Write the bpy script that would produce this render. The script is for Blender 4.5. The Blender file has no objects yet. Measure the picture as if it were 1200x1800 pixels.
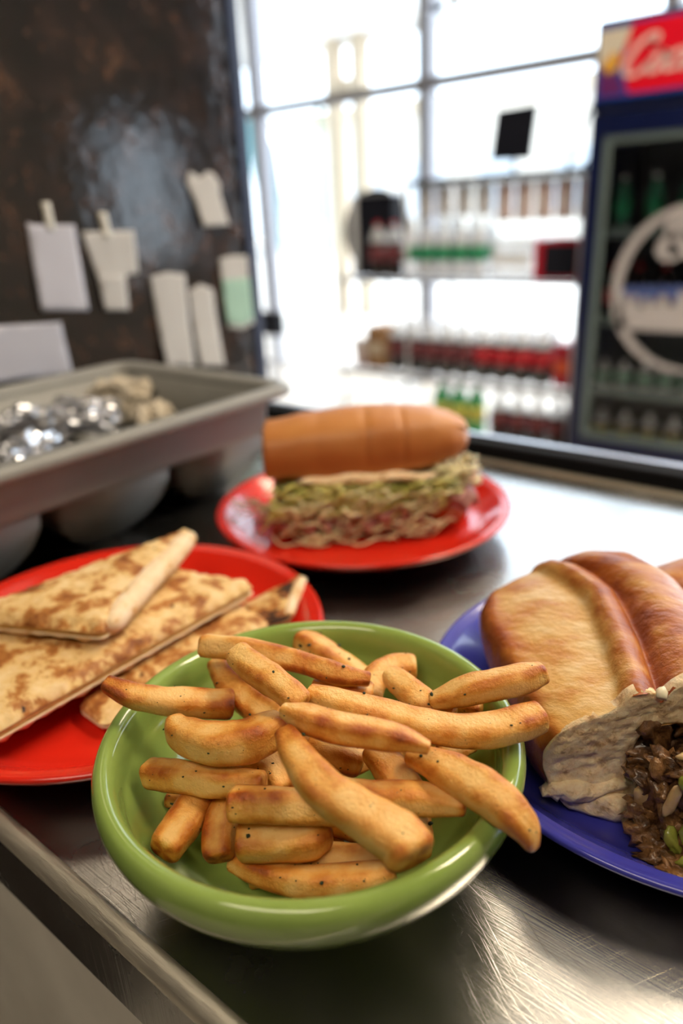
import bpy, bmesh, math, random
from mathutils import Vector, Matrix, noise
from mathutils.geometry import delaunay_2d_cdt

# ------------------------------------------------------------------ camera, sky, lights, exposure
SC = bpy.context.scene
COL = SC.collection
PI = math.pi
R = math.radians

cam_data = bpy.data.cameras.new('camera')
cam = bpy.data.objects.new('camera', cam_data)
COL.objects.link(cam)
cam_data.sensor_fit = 'VERTICAL'
cam_data.sensor_height = 36.0
cam_data.lens = 25.44
cam_data.clip_start = 0.01
PITCH, ROLL, YAW, CAM_H = 0.39158, -0.04975, R(39.5), 0.25169
_F = Vector((0, math.cos(PITCH), -math.sin(PITCH)))
_R0 = Vector((1, 0, 0))
_U0 = _R0.cross(_F)
_RR = _R0 * math.cos(ROLL) + _U0 * math.sin(ROLL)
_UU = -_R0 * math.sin(ROLL) + _U0 * math.cos(ROLL)
_rot = Matrix((_RR, _UU, -_F)).transposed()
cam.matrix_world = Matrix.Translation((0, 0, CAM_H)) @ (Matrix.Rotation(YAW, 3, 'Z') @ _rot).to_4x4()
cam_data.dof.use_dof = True
cam_data.dof.focus_distance = 0.282
cam_data.dof.aperture_fstop = 4.1
SC.camera = cam

world = bpy.data.worlds.new('sky')
SC.world = world
world.use_nodes = True
wn = world.node_tree.nodes
wl = world.node_tree.links
bg = wn['Background']
sky = wn.new('ShaderNodeTexSky')
sky.sky_type = 'HOSEK_WILKIE'
sky.turbidity = 6.0
sky.ground_albedo = 0.5
sky.sun_direction = Vector((0.25, 0.85, 0.6)).normalized()
wmix = wn.new('ShaderNodeMix')
wmix.data_type = 'RGBA'
wmix.inputs[0].default_value = 0.75
wl.new(sky.outputs[0], wmix.inputs[6])
wmix.inputs[7].default_value = (0.72, 0.86, 1.0, 1)
wl.new(wmix.outputs[2], bg.inputs[0])
bg.inputs[1].default_value = 6.0

def light(name, kind, loc, energy, color, rot=(0, 0, 0), **kw):
    d = bpy.data.lights.new(name, kind)
    d.energy = energy
    d.color = color
    for k, v in kw.items():
        setattr(d, k, v)
    o = bpy.data.objects.new(name, d)
    o.location = loc
    o.rotation_euler = rot
    COL.objects.link(o)
    return o

sun = light('sun', 'SUN', (0, 12, 8), 8.0, (1.0, 0.95, 0.86), (R(-44), 0, R(-12)), angle=R(0.6))
LAMP_POWER = (30.0, 56.0, 4.0)
LAMP_COLOR = (1.0, 0.80, 0.56)
LAMP_SPOTS = [(-0.45, 2.75), (0.95, 1.35), (0.15, -0.75)]

SC.view_settings.view_transform = 'Standard'
SC.view_settings.look = 'None'
SC.view_settings.exposure = 0.0
SC.view_settings.gamma = 1.0
SC.view_settings.use_curve_mapping = False
SC.cycles.use_denoising = True
SC.cycles.max_bounces = 10
SC.cycles.transparent_max_bounces = 16
SC.cycles.sample_clamp_indirect = 6.0
SC.cycles.caustics_reflective = False
SC.cycles.caustics_refractive = False

# ------------------------------------------------------------------ helpers
ROOTM = {}

def thing(name, label, cat, loc=(0, 0, 0), rotz=0.0, group=None):
    o = bpy.data.objects.new(name, None)
    o.empty_display_size = 0.02
    COL.objects.link(o)
    o.location = loc
    o.rotation_euler = (0, 0, rotz)
    tag(o, label, cat, group)
    ROOTM[o] = Matrix.Translation(loc) @ Matrix.Rotation(rotz, 4, 'Z')
    return o

def tag(o, label, cat, group=None):
    o['label'] = label
    o['category'] = cat
    if group:
        o['group'] = group
    return o

def root_of(o):
    while o.parent:
        o = o.parent
    return o

def vrand(p, f=1.0, s=0.0):
    return noise.noise(Vector((p[0] * f + s, p[1] * f + s * 1.7, p[2] * f - s)))

class MB:
    def __init__(self):
        self.v = []
        self.f = []
        self.tone = []

    def add(self, vs, fs, tone=None):
        o = len(self.v)
        self.v += [tuple(p) for p in vs]
        self.f += [tuple(i + o for i in f) for f in fs]
        self.tone += (tone if tone else [0.0] * len(vs))
        return o

    def box(self, x0, x1, y0, y1, z0, z1):
        self.add([(x0, y0, z0), (x1, y0, z0), (x1, y1, z0), (x0, y1, z0), (x0, y0, z1), (x1, y0, z1), (x1, y1, z1), (x0, y1, z1)],
                 [(0, 3, 2, 1), (4, 5, 6, 7), (0, 1, 5, 4), (1, 2, 6, 5), (2, 3, 7, 6), (3, 0, 4, 7)])

    def lathe(self, prof, n=48, c=(0, 0, 0)):
        vs = []
        fs = []
        m = len(prof)
        for i in range(n):
            a = 2 * PI * i / n
            for r, z in prof:
                vs.append((c[0] + r * math.cos(a), c[1] + r * math.sin(a), c[2] + z))
        for i in range(n):
            j = (i + 1) % n
            for k in range(m - 1):
                fs.append((i * m + k, j * m + k, j * m + k + 1, i * m + k + 1))
        self.add(vs, fs)

    def loft(self, secs, cap0=True, cap1=True, closed=True, tones=None):
        n = len(secs[0])
        vs = [p for s in secs for p in s]
        fs = []
        for i in range(len(secs) - 1):
            for k in range(n if closed else n - 1):
                l = (k + 1) % n
                fs.append((i * n + k, i * n + l, (i + 1) * n + l, (i + 1) * n + k))
        if cap0:
            fs.append(tuple(range(n))[::-1])
        if cap1:
            fs.append(tuple(range((len(secs) - 1) * n, len(secs) * n)))
        self.add(vs, fs, [t for s in tones for t in s] if tones else None)

    def tube(self, pts, r, n=8, flat=1.0, caps=True):
        pts = [Vector(p) for p in pts]
        rs = r if isinstance(r, (list, tuple)) else [r] * len(pts)
        secs = []
        up = Vector((0, 0, 1))
        t0 = (pts[1] - pts[0]).normalized()
        if abs(t0.dot(up)) > 0.95:
            up = Vector((1, 0, 0))
        for i, p in enumerate(pts):
            t = (pts[min(i + 1, len(pts) - 1)] - pts[max(i - 1, 0)]).normalized()
            s = t.cross(up)
            if s.length < 1e-6:
                s = Vector((1, 0, 0))
            s.normalize()
            up = s.cross(t).normalized()
            secs.append([p + s * (rs[i] * math.cos(2 * PI * k / n)) + up * (rs[i] * flat * math.sin(2 * PI * k / n)) for k in range(n)])
        self.loft(secs, caps, caps)

    def blob(self, c, ax, sub=2, amp=0.2, freq=60.0, seed=0.0, rot=None):
        bm = bmesh.new()
        bmesh.ops.create_icosphere(bm, subdivisions=sub, radius=1.0)
        vs = []
        for v in bm.verts:
            d = v.co.normalized()
            k = 1 + amp * (noise.noise(d * freq + Vector((seed, seed * 2, -seed))) + .5 * noise.noise(d * freq * 2.3 + Vector((seed, 0, seed))))
            p = Vector((d.x * ax[0] * k, d.y * ax[1] * k, d.z * ax[2] * k))
            if rot:
                p = rot @ p
            vs.append((p.x + c[0], p.y + c[1], p.z + c[2]))
        fs = [tuple(v.index for v in f.verts) for f in bm.faces]
        bm.free()
        self.add(vs, fs)

    def slab(self, poly, step, top, bot, jitter=0.25, seed=1):
        """closed slab over a 2-D outline; top/bot: f(x, y, d) -> 3-D point, d = distance to the outline"""
        rnd = random.Random(seed)
        # refine the outline
        out = []
        n = len(poly)
        for i in range(n):
            a = Vector(poly[i][:2])
            b = Vector(poly[(i + 1) % n][:2])
            m = max(1, int((b - a).length / step))
            for k in range(m):
                out.append(a.lerp(b, k / m))
        def inside(p):
            c = False
            for i in range(len(out)):
                a = out[i]
                b = out[i - 1]
                if (a.y > p.y) != (b.y > p.y) and p.x < (b.x - a.x) * (p.y - a.y) / (b.y - a.y) + a.x:
                    c = not c
            return c
        def dist(p):
            best = 1e9
            for i in range(len(out)):
                a = out[i - 1]
                ab = out[i] - a
                l2 = ab.length_squared
                t = max(0, min(1, (p - a).dot(ab) / l2)) if l2 > 0 else 0
                best = min(best, (p - a - ab * t).length)
            return best
        xs = [p.x for p in out]
        ys = [p.y for p in out]
        pts = list(out)
        y = min(ys)
        row = 0
        while y < max(ys):
            x = min(xs) + (step * .5 if row % 2 else 0)
            while x < max(xs):
                p = Vector((x + rnd.uniform(-jitter, jitter) * step, y + rnd.uniform(-jitter, jitter) * step))
                if inside(p) and dist(p) > step * .35:
                    pts.append(p)
                x += step
            y += step * .866
            row += 1
        res = delaunay_2d_cdt(pts, [], [list(range(len(out)))], 1, 1e-7)
        vv, ff = res[0], res[2]
        cnt = {}
        for f in ff:
            for i in range(len(f)):
                e = (f[i], f[(i + 1) % len(f)])
                cnt[e] = 1
        rim = [e for e in cnt if (e[1], e[0]) not in cnt]
        ds = [dist(Vector(p)) for p in vv]
        m = len(vv)
        vs = [top(p[0], p[1], d) for p, d in zip(vv, ds)] + [bot(p[0], p[1], d) for p, d in zip(vv, ds)]
        fs = [tuple(f) for f in ff] + [tuple(i + m for i in f[::-1]) for f in ff]
        fs += [(e[1], e[0], e[0] + m, e[1] + m) for e in rim]
        self.add(vs, fs)

    def build(self, name, m, parent=None, smooth=True, world=True, bevel=0.0, subsurf=0, kind=None, label=None, recalc=True, segs=2):
        me = bpy.data.meshes.new(name)
        vs = self.v
        if parent is not None and world:
            inv = ROOTM[root_of(parent)].inverted()
            vs = [tuple(inv @ Vector(p)) for p in vs]
        me.from_pydata(vs, [], self.f)
        if any(self.tone):
            at = me.attributes.new('tone', 'FLOAT', 'POINT')
            at.data.foreach_set('value', self.tone)
        if recalc:
            bm = bmesh.new()
            bm.from_mesh(me)
            bmesh.ops.recalc_face_normals(bm, faces=bm.faces)
            bm.to_mesh(me)
            bm.free()
        if smooth:
            me.polygons.foreach_set('use_smooth', [True] * len(me.polygons))
        me.materials.append(m)
        o = bpy.data.objects.new(name, me)
        COL.objects.link(o)
        if parent is not None:
            o.parent = parent
        if bevel:
            b = o.modifiers.new('bevel', 'BEVEL')
            b.width = bevel
            b.segments = segs
            b.limit_method = 'ANGLE'
        if subsurf:
            s = o.modifiers.new('subsurf', 'SUBSURF')
            s.levels = s.render_levels = subsurf
        if kind:
            o['kind'] = kind
        if label:
            o['label'] = label
        return o

def box_obj(name, m, dims, parent=None, bevel=0.0, kind=None, label=None):
    b = MB()
    b.box(*dims)
    return b.build(name, m, parent, smooth=False, bevel=bevel, kind=kind, label=label)

def copy_tree(o, parent=None):
    c = o.copy()
    COL.objects.link(c)
    if parent is not None:
        c.parent = parent
    for ch in list(o.children):
        copy_tree(ch, c)
    return c

def cr(ctrl, n, closed=False):
    """Catmull-Rom through tuples of any length"""
    m = len(ctrl)
    out = []
    segs = m if closed else m - 1
    for q in range(n):
        t = q * segs / (n if closed else n - 1)
        i = min(int(t), segs - 1)
        u = t - i
        g = (lambda k: ctrl[k % m]) if closed else (lambda k: ctrl[max(0, min(m - 1, k))])
        p0, p1, p2, p3 = g(i - 1), g(i), g(i + 1), g(i + 2)
        out.append(tuple(.5 * (2 * b + (c - a) * u + (2 * a - 5 * b + 4 * c - d) * u * u + (3 * b - a - 3 * c + d) * u ** 3) for a, b, c, d in zip(p0, p1, p2, p3)))
    return out

KM = Matrix.Rotation(YAW, 4, 'Z')      # the sandwiches lie square to the camera side of the counter
def k2w(x, y, z):
    return KM @ Vector((x, y, z))

# ------------------------------------------------------------------ materials
def mat(name, base, rough=0.5, metal=0.0, ramp=None, nscale=20.0, detail=4.0, stretch=(1, 1, 1), bump=0.0, bscale=None, bstretch=None, coat=0.0,
        sss=0.0, sss_r=(1, .4, .2), trans=0.0, alpha=1.0, spec=0.5, rough_var=0.0, ramp2=None, n2=80.0, bdist=0.001, emit=None, aniso=0.0, ior=1.45):
    m = bpy.data.materials.new(name)
    m.use_nodes = True
    N = m.node_tree.nodes
    L = m.node_tree.links
    b = N['Principled BSDF']
    b.inputs['Base Color'].default_value = (*base, 1)
    b.inputs['Roughness'].default_value = rough
    b.inputs['Metallic'].default_value = metal
    b.inputs['Coat Weight'].default_value = coat
    b.inputs['Coat Roughness'].default_value = 0.04
    b.inputs['Transmission Weight'].default_value = trans
    b.inputs['Alpha'].default_value = alpha
    b.inputs['Specular IOR Level'].default_value = spec
    b.inputs['IOR'].default_value = ior
    b.inputs['Anisotropic'].default_value = aniso
    if sss:
        b.inputs['Subsurface Weight'].default_value = sss
        b.inputs['Subsurface Radius'].default_value = sss_r
        b.inputs['Subsurface Scale'].default_value = 0.003
    if emit:
        b.inputs['Emission Color'].default_value = (*emit[0], 1)
        b.inputs['Emission Strength'].default_value = emit[1]
    tc = N.new('ShaderNodeTexCoord')
    mp = N.new('ShaderNodeMapping')
    mp.inputs['Scale'].default_value = stretch
    L.new(tc.outputs['Object'], mp.inputs[0])
    def nz(scale, det, src=mp):
        t = N.new('ShaderNodeTexNoise')
        t.inputs['Scale'].default_value = scale
        t.inputs['Detail'].default_value = det
        t.inputs['Roughness'].default_value = 0.62
        L.new(src.outputs[0], t.inputs['Vector'])
        return t
    col = None
    if ramp:
        t = nz(nscale, detail)
        r = N.new('ShaderNodeValToRGB')
        set_ramp(r, ramp)
        L.new(t.outputs['Fac'], r.inputs[0])
        col = r.outputs[0]
    if ramp2:                                    # overlay: (ramp of alpha, colour)
        t2 = nz(n2, 3)
        r2 = N.new('ShaderNodeValToRGB')
        set_ramp(r2, [(p, (v, v, v)) for p, v in ramp2[0]])
        L.new(t2.outputs['Fac'], r2.inputs[0])
        mx = N.new('ShaderNodeMix')
        mx.data_type = 'RGBA'
        L.new(r2.outputs[0], mx.inputs[0])
        if col:
            L.new(col, mx.inputs[6])
        else:
            mx.inputs[6].default_value = (*base, 1)
        mx.inputs[7].default_value = (*ramp2[1], 1)
        col = mx.outputs[2]
    if col:
        L.new(col, b.inputs['Base Color'])
    if bump:
        src = mp
        if bstretch:
            src = N.new('ShaderNodeMapping')
            src.inputs['Scale'].default_value = bstretch
            L.new(tc.outputs['Object'], src.inputs[0])
        t = nz(bscale or nscale, 4, src)
        bn = N.new('ShaderNodeBump')
        bn.inputs['Strength'].default_value = bump
        bn.inputs['Distance'].default_value = bdist
        L.new(t.outputs['Fac'], bn.inputs['Height'])
        L.new(bn.outputs[0], b.inputs['Normal'])
        if rough_var:
            mr = N.new('ShaderNodeMapRange')
            mr.inputs[1].default_value = 0.3
            mr.inputs[2].default_value = 0.7
            mr.inputs[3].default_value = max(0.02, rough - rough_var)
            mr.inputs[4].default_value = rough + rough_var
            L.new(t.outputs['Fac'], mr.inputs[0])
            L.new(mr.outputs[0], b.inputs['Roughness'])
    m['ok'] = 1
    return m

def set_ramp(r, stops):
    e = r.color_ramp.elements
    while len(e) > 1:
        e.remove(e[-1])
    e[0].position = stops[0][0]
    e[0].color = (*stops[0][1], 1)
    for p, c in stops[1:]:
        x = e.new(p)
        x.color = (*c, 1)

def tone_mat(name, stops, rough, nscale, namp, bump=0.2, bscale=200.0, coat=0.0, sss=0.0, bdist=0.001, stretch=(1, 1, 1), specks=None, rough2=None):
    """colour from the mesh's own 'tone' attribute (how browned the surface is), broken up by noise"""
    m = mat(name, stops[0][1], rough=rough, bump=bump, bscale=bscale, coat=coat, sss=sss, bdist=bdist, stretch=stretch)
    N = m.node_tree.nodes
    L = m.node_tree.links
    b = N['Principled BSDF']
    at = N.new('ShaderNodeAttribute')
    at.attribute_name = 'tone'
    mp = next(n for n in N if n.bl_idname == 'ShaderNodeMapping')
    t = N.new('ShaderNodeTexNoise')
    t.inputs['Scale'].default_value = nscale
    t.inputs['Detail'].default_value = 6
    L.new(mp.outputs[0], t.inputs['Vector'])
    ma = N.new('ShaderNodeMath')
    ma.operation = 'MULTIPLY_ADD'
    L.new(t.outputs['Fac'], ma.inputs[0])
    ma.inputs[1].default_value = namp
    ma.inputs[2].default_value = -namp * 0.5
    ad = N.new('ShaderNodeMath')
    ad.operation = 'ADD'
    L.new(at.outputs['Fac'], ad.inputs[0])
    L.new(ma.outputs[0], ad.inputs[1])
    r = N.new('ShaderNodeValToRGB')
    set_ramp(r, stops)
    L.new(ad.outputs[0], r.inputs[0])
    L.new(r.outputs[0], b.inputs['Base Color'])
    if specks:
        t2 = N.new('ShaderNodeTexVoronoi')
        t2.inputs['Scale'].default_value = specks[0]
        L.new(mp.outputs[0], t2.inputs['Vector'])
        cl = N.new('ShaderNodeMath')
        cl.operation = 'LESS_THAN'
        L.new(t2.outputs['Distance'], cl.inputs[0])
        cl.inputs[1].default_value = specks[1]
        mx = N.new('ShaderNodeMix')
        mx.data_type = 'RGBA'
        L.new(cl.outputs[0], mx.inputs[0])
        L.new(r.outputs[0], mx.inputs[6])
        mx.inputs[7].default_value = (*specks[2], 1)
        L.new(mx.outputs[2], b.inputs['Base Color'])
    return m

def thin_glass(name, tint=(1, 1, 1), refl=0.08):
    m = bpy.data.materials.new(name)
    m.use_nodes = True
    N = m.node_tree.nodes
    L = m.node_tree.links
    N.remove(N['Principled BSDF'])
    tr = N.new('ShaderNodeBsdfTransparent')
    tr.inputs[0].default_value = (*tint, 1)
    gl = N.new('ShaderNodeBsdfGlossy')
    gl.inputs['Roughness'].default_value = 0.02
    fr = N.new('ShaderNodeFresnel')
    fr.inputs[0].default_value = 1.3
    mx = N.new('ShaderNodeMixShader')
    L.new(fr.outputs[0], mx.inputs[0])
    L.new(tr.outputs[0], mx.inputs[1])
    L.new(gl.outputs[0], mx.inputs[2])
    L.new(mx.outputs[0], N['Material Output'].inputs[0])
    return m

# brushed steel counter: long scratches in two directions on top of a fine grain
def steel_mat():
    m = mat('brushed_steel', (0.51, 0.505, 0.49), rough=0.26, metal=1.0)
    N = m.node_tree.nodes
    L = m.node_tree.links
    b = N['Principled BSDF']
    tc = next(n for n in N if n.bl_idname == 'ShaderNodeTexCoord')
    def layer(rot, stretch, scale, detail=3):
        mp = N.new('ShaderNodeMapping')
        mp.inputs['Rotation'].default_value = (0, 0, rot)
        mp2 = N.new('ShaderNodeMapping')
        mp2.inputs['Scale'].default_value = stretch
        t = N.new('ShaderNodeTexNoise')
        t.inputs['Scale'].default_value = scale
        t.inputs['Detail'].default_value = detail
        L.new(tc.outputs['Object'], mp.inputs[0])
        L.new(mp.outputs[0], mp2.inputs[0])
        L.new(mp2.outputs[0], t.inputs['Vector'])
        return t
    def thr(t, lo, hi):
        mr = N.new('ShaderNodeMapRange')
        mr.inputs[1].default_value = lo
        mr.inputs[2].default_value = hi
        L.new(t.outputs['Fac'], mr.inputs[0])
        return mr
    a = layer(R(0), (3, 90, 1), 14)
    s1 = thr(layer(R(35), (2.0, 240, 1), 12, 2), 0.63, 0.78)
    s2 = thr(layer(R(-58), (2.0, 260, 1), 11, 2), 0.63, 0.78)
    s3 = thr(layer(R(18), (1.5, 230, 1), 13, 2), 0.64, 0.78)
    blot = layer(0, (1, 1, 1), 16, 5)
    def add(x, y, k=1.0):
        n = N.new('ShaderNodeMath')
        n.operation = 'MULTIPLY_ADD'
        L.new(y, n.inputs[0])
        n.inputs[1].default_value = k
        L.new(x, n.inputs[2])
        return n.outputs[0]
    h = add(a.outputs['Fac'], s1.outputs[0], -0.7)
    h = add(h, s2.outputs[0], -0.7)
    h = add(h, s3.outputs[0], -0.7)
    bn = N.new('ShaderNodeBump')
    bn.inputs['Strength'].default_value = 0.13
    bn.inputs['Distance'].default_value = 0.0006
    L.new(h, bn.inputs['Height'])
    L.new(bn.outputs[0], b.inputs['Normal'])
    mr = N.new('ShaderNodeMapRange')
    mr.inputs[1].default_value = 0.3
    mr.inputs[2].default_value = 0.7
    mr.inputs[3].default_value = 0.20
    mr.inputs[4].default_value = 0.29
    L.new(blot.outputs['Fac'], mr.inputs[0])
    L.new(mr.outputs[0], b.inputs['Roughness'])
    return m

M_ = {}
M_['steel'] = steel_mat()
M_['edge_sheen'] = mat('painted_steel_sheen', (0.80, 0.74, 0.62), 0.5, 0.85, bump=0.5, bscale=60, bstretch=(1, 8, 8), rough_var=0.12, bdist=0.0006)  # pale tan carries the highlight and reflection along the counter edges
M_['black_rubber'] = mat('black_rubber', (0.012, 0.012, 0.014), 0.75, spec=0.12)
M_['red_glaze'] = mat('red_glaze', (0.66, 0.022, 0.010), 0.16, coat=0.35, bump=0.03, bscale=25)
M_['blue_glaze'] = mat('blue_glaze', (0.050, 0.052, 0.40), 0.15, coat=0.35, bump=0.03, bscale=25)
M_['green_glaze'] = mat('green_glaze', (0.25, 0.36, 0.085), 0.13, coat=0.5, bump=0.03, bscale=30, ramp=[(0.35, (0.235, 0.345, 0.075)), (0.65, (0.27, 0.385, 0.095))], nscale=30)
M_['fry'] = tone_mat('fried_potato', [(0.0, (0.84, 0.53, 0.185)), (0.28, (0.77, 0.39, 0.090)), (0.52, (0.62, 0.24, 0.036)), (0.78, (0.42, 0.10, 0.012)), (1.0, (0.2, 0.04, 0.007))],
                     0.38, 110, 1.3, bump=0.6, bscale=700, sss=0.15, bdist=0.0011, specks=(300, 0.06, (0.07, 0.05, 0.01)))
M_['herb'] = mat('dried_herb', (0.018, 0.03, 0.010), 0.7)
M_['crust'] = tone_mat('bread_crust', [(0.0, (0.76, 0.54, 0.26)), (0.25, (0.68, 0.40, 0.13)), (0.5, (0.56, 0.25, 0.058)), (0.75, (0.42, 0.125, 0.022)), (1.0, (0.27, 0.062, 0.012))],
                       0.34, 85, 1.5, bump=0.55, bscale=190, bdist=0.0018, stretch=(0.5, 1, 1))
M_['crumb'] = mat('bread_crumb', (0.62, 0.44, 0.26), 0.85, ramp=[(0.33, (0.50, 0.30, 0.15)), (0.44, (0.84, 0.62, 0.37)), (0.65, (0.92, 0.77, 0.54))], nscale=190, detail=6, bump=0.9, bscale=330, sss=0.15, bdist=0.0012)
M_['bun'] = tone_mat('sub_bun_crust', [(0.0, (0.72, 0.44, 0.19)), (0.35, (0.58, 0.25, 0.070)), (0.7, (0.42, 0.135, 0.030)), (1.0, (0.30, 0.08, 0.018))], 0.45, 30, 0.3, bump=0.2, bscale=60)
def tortilla_mat(name, lo, char):
    return mat(name, (0.74, 0.52, 0.25), 0.58, ramp=[(0.36, (0.80, 0.60, 0.33)), (lo - .05, (0.72, 0.48, 0.20)), (lo + .015, (0.44, 0.18, 0.042)), (lo + .12, (0.24, 0.075, 0.017))], nscale=60, detail=9,
               ramp2=(([(char, 0), (char + .03, 1)]), (0.045, 0.018, 0.009)), n2=78, bump=0.45, bscale=70, sss=0.08, bdist=0.003)
M_['tortilla'] = tortilla_mat('toasted_tortilla', 0.545, 0.68)
M_['tortilla_char'] = tortilla_mat('charred_tortilla', 0.50, 0.57)
M_['tortilla_edge'] = mat('pale_tortilla', (0.76, 0.58, 0.36), 0.65, ramp=[(0.35, (0.82, 0.66, 0.46)), (0.56, (0.74, 0.54, 0.31)), (0.65, (0.58, 0.32, 0.12))], nscale=80, bump=0.3, bscale=120, sss=0.1)
M_['cheese'] = mat('melted_cheese', (0.66, 0.42, 0.13), 0.5, bump=0.3, bscale=150, ramp=[(0.35, (0.72, 0.48, 0.16)), (0.7, (0.50, 0.27, 0.07))], nscale=90)
M_['meat'] = mat('brown_steak', (0.18, 0.08, 0.03), 0.36, ramp=[(0.38, (0.045, 0.018, 0.007)), (0.52, (0.15, 0.066, 0.022)), (0.68, (0.34, 0.175, 0.066))], nscale=110, bump=0.8, bscale=330, coat=0.45, bdist=0.0015)
M_['pepper'] = mat('green_pepper', (0.24, 0.27, 0.03), 0.22, ramp=[(0.3, (0.16, 0.19, 0.02)), (0.7, (0.36, 0.38, 0.07))], nscale=90, coat=0.4, sss=0.1)
M_['onion'] = mat('cooked_onion', (0.52, 0.36, 0.17), 0.25, coat=0.4, sss=0.2, ramp=[(0.3, (0.36, 0.21, 0.08)), (0.7, (0.62, 0.46, 0.25))], nscale=80)
M_['garlic'] = mat('raw_onion', (0.75, 0.70, 0.52), 0.25, sss=0.2)
M_['lettuce'] = mat('shredded_lettuce', (0.55, 0.55, 0.15), 0.45, ramp=[(0.3, (0.26, 0.30, 0.045)), (0.48, (0.64, 0.60, 0.17)), (0.7, (0.80, 0.76, 0.40))], nscale=55, sss=0.15)
M_['lettuce_pale'] = mat('pale_lettuce', (0.78, 0.70, 0.42), 0.35, sss=0.2)
M_['ham'] = mat('pink_ham', (0.36, 0.13, 0.11), 0.4, ramp=[(0.35, (0.24, 0.065, 0.06)), (0.7, (0.46, 0.22, 0.18))], nscale=70, sss=0.1)
M_['olive'] = mat('pickle_green', (0.11, 0.12, 0.02), 0.4)
M_['grey_plastic'] = mat('grey_plastic', (0.24, 0.24, 0.23), 0.42, bump=0.08, bscale=300, ramp=[(0.3, (0.225, 0.225, 0.215)), (0.7, (0.265, 0.265, 0.25))], nscale=12)
M_['foil'] = mat('crinkled_foil', (0.72, 0.74, 0.80), 0.22, 0.85)
M_['dark_foil'] = mat('dark_wrap', (0.10, 0.10, 0.11), 0.2, 0.3, coat=0.5)
M_['napkin'] = mat('beige_napkin', (0.58, 0.52, 0.42), 0.7)
M_['bronze'] = mat('mottled_bronze_panel', (0.03, 0.018, 0.013), 0.06, 0.0, ramp=[(0.38, (0.004, 0.003, 0.004)), (0.52, (0.011, 0.006, 0.006)), (0.62, (0.034, 0.017, 0.012)), (0.76, (0.10, 0.050, 0.028))], nscale=24, detail=5,
                   ramp2=([(0.60, 0), (0.70, 0.6)], (0.11, 0.050, 0.028)), n2=62, bump=0.6, bscale=42, bdist=0.001, spec=0.75)
M_['navy_metal'] = mat('navy_metal', (0.020, 0.026, 0.055), 0.35, 0.3)
M_['paper'] = mat('receipt_paper', (0.46, 0.45, 0.445), 0.8, bump=0.05, bscale=90)
M_['paper_blue'] = mat('bluish_paper', (0.47, 0.47, 0.54), 0.8)
M_['mint'] = mat('mint_paper', (0.30, 0.47, 0.39), 0.8)
M_['tape'] = mat('clear_tape', (0.60, 0.58, 0.52), 0.4)
M_['ink'] = mat('grey_ink', (0.33, 0.33, 0.36), 0.8)
M_['aluminium'] = mat('aluminium', (0.34, 0.34, 0.38), 0.4, 0.4)
M_['glass'] = thin_glass('window_glass')
M_['ceiling'] = mat('white_ceiling', (0.74, 0.72, 0.68), 0.9, bump=0.2, bscale=80)
M_['wall'] = mat('beige_wall', (0.40, 0.35, 0.29), 0.8, bump=0.1, bscale=60)
M_['dark_wall'] = mat('brown_kitchen_wall', (0.045, 0.034, 0.026), 0.6, bump=0.1, bscale=60)
M_['floor'] = mat('pale_vinyl_floor', (0.70, 0.66, 0.60), 0.3, ramp=[(0.3, (0.66, 0.62, 0.56)), (0.7, (0.74, 0.70, 0.64))], nscale=4, bump=0.05, bscale=40)
M_['cabinet'] = mat('dark_cabinet', (0.05, 0.04, 0.035), 0.5, bump=0.05, bscale=20)
M_['pale_laminate'] = mat('pale_laminate', (0.74, 0.70, 0.62), 0.6, ramp=[(0.35, (0.66, 0.62, 0.55)), (0.65, (0.80, 0.76, 0.68))], nscale=9)
M_['pale_pane'] = mat('pale_window_pane', (0.48, 0.52, 0.56), 0.2)
M_['concrete'] = mat('pale_concrete', (0.62, 0.60, 0.57), 0.9, bump=0.2, bscale=30)
M_['stucco'] = mat('pale_stucco', (0.70, 0.64, 0.56), 0.9, bump=0.2, bscale=60)
M_['tan'] = mat('tan_timber', (0.52, 0.43, 0.32), 0.7, bump=0.2, bscale=40)
M_['green_paint'] = mat('green_paint', (0.10, 0.26, 0.18), 0.5)
M_['teal_cloth'] = mat('teal_cloth', (0.22, 0.46, 0.50), 0.8)
M_['white_paint'] = mat('white_paint', (0.78, 0.78, 0.78), 0.6, bump=0.05, bscale=50)
M_['yellow'] = mat('yellow_paper', (0.80, 0.46, 0.03), 0.6)
M_['black_panel'] = mat('black_panel', (0.008, 0.009, 0.016), 0.6, spec=0.2, bump=0.05, bscale=30)
M_['wire'] = mat('black_wire', (0.05, 0.05, 0.055), 0.35, 0.5)
M_['chrome'] = mat('pale_metal_edge', (0.55, 0.56, 0.60), 0.3, 0.8)
M_['cola'] = mat('cola', (0.014, 0.006, 0.006), 0.08, coat=0.5)
M_['clear_pet'] = mat('clear_bottle', (0.86, 0.88, 0.92), 0.12, alpha=0.55, coat=0.3)
M_['green_pet'] = mat('green_bottle', (0.05, 0.42, 0.12), 0.1, alpha=0.85, coat=0.3)
M_['red_label'] = mat('red_label', (0.50, 0.012, 0.025), 0.4)
M_['maroon_label'] = mat('maroon_label', (0.17, 0.03, 0.04), 0.4)
M_['green_label'] = mat('green_label', (0.02, 0.28, 0.13), 0.4)
M_['yellow_label'] = mat('yellow_label', (0.62, 0.58, 0.10), 0.4)
M_['white_cap'] = mat('white_cap', (0.80, 0.82, 0.86), 0.25)
M_['red_cap'] = mat('red_cap', (0.55, 0.02, 0.03), 0.3)
M_['white_pack'] = mat('white_wrap', (0.72, 0.72, 0.76), 0.3)
M_['pink_pack'] = mat('pink_wrap', (0.62, 0.50, 0.48), 0.35, ramp=[(0.4, (0.72, 0.64, 0.62)), (0.62, (0.52, 0.30, 0.30))], nscale=14)
M_['cardboard'] = mat('cardboard', (0.30, 0.16, 0.07), 0.7)
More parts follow.
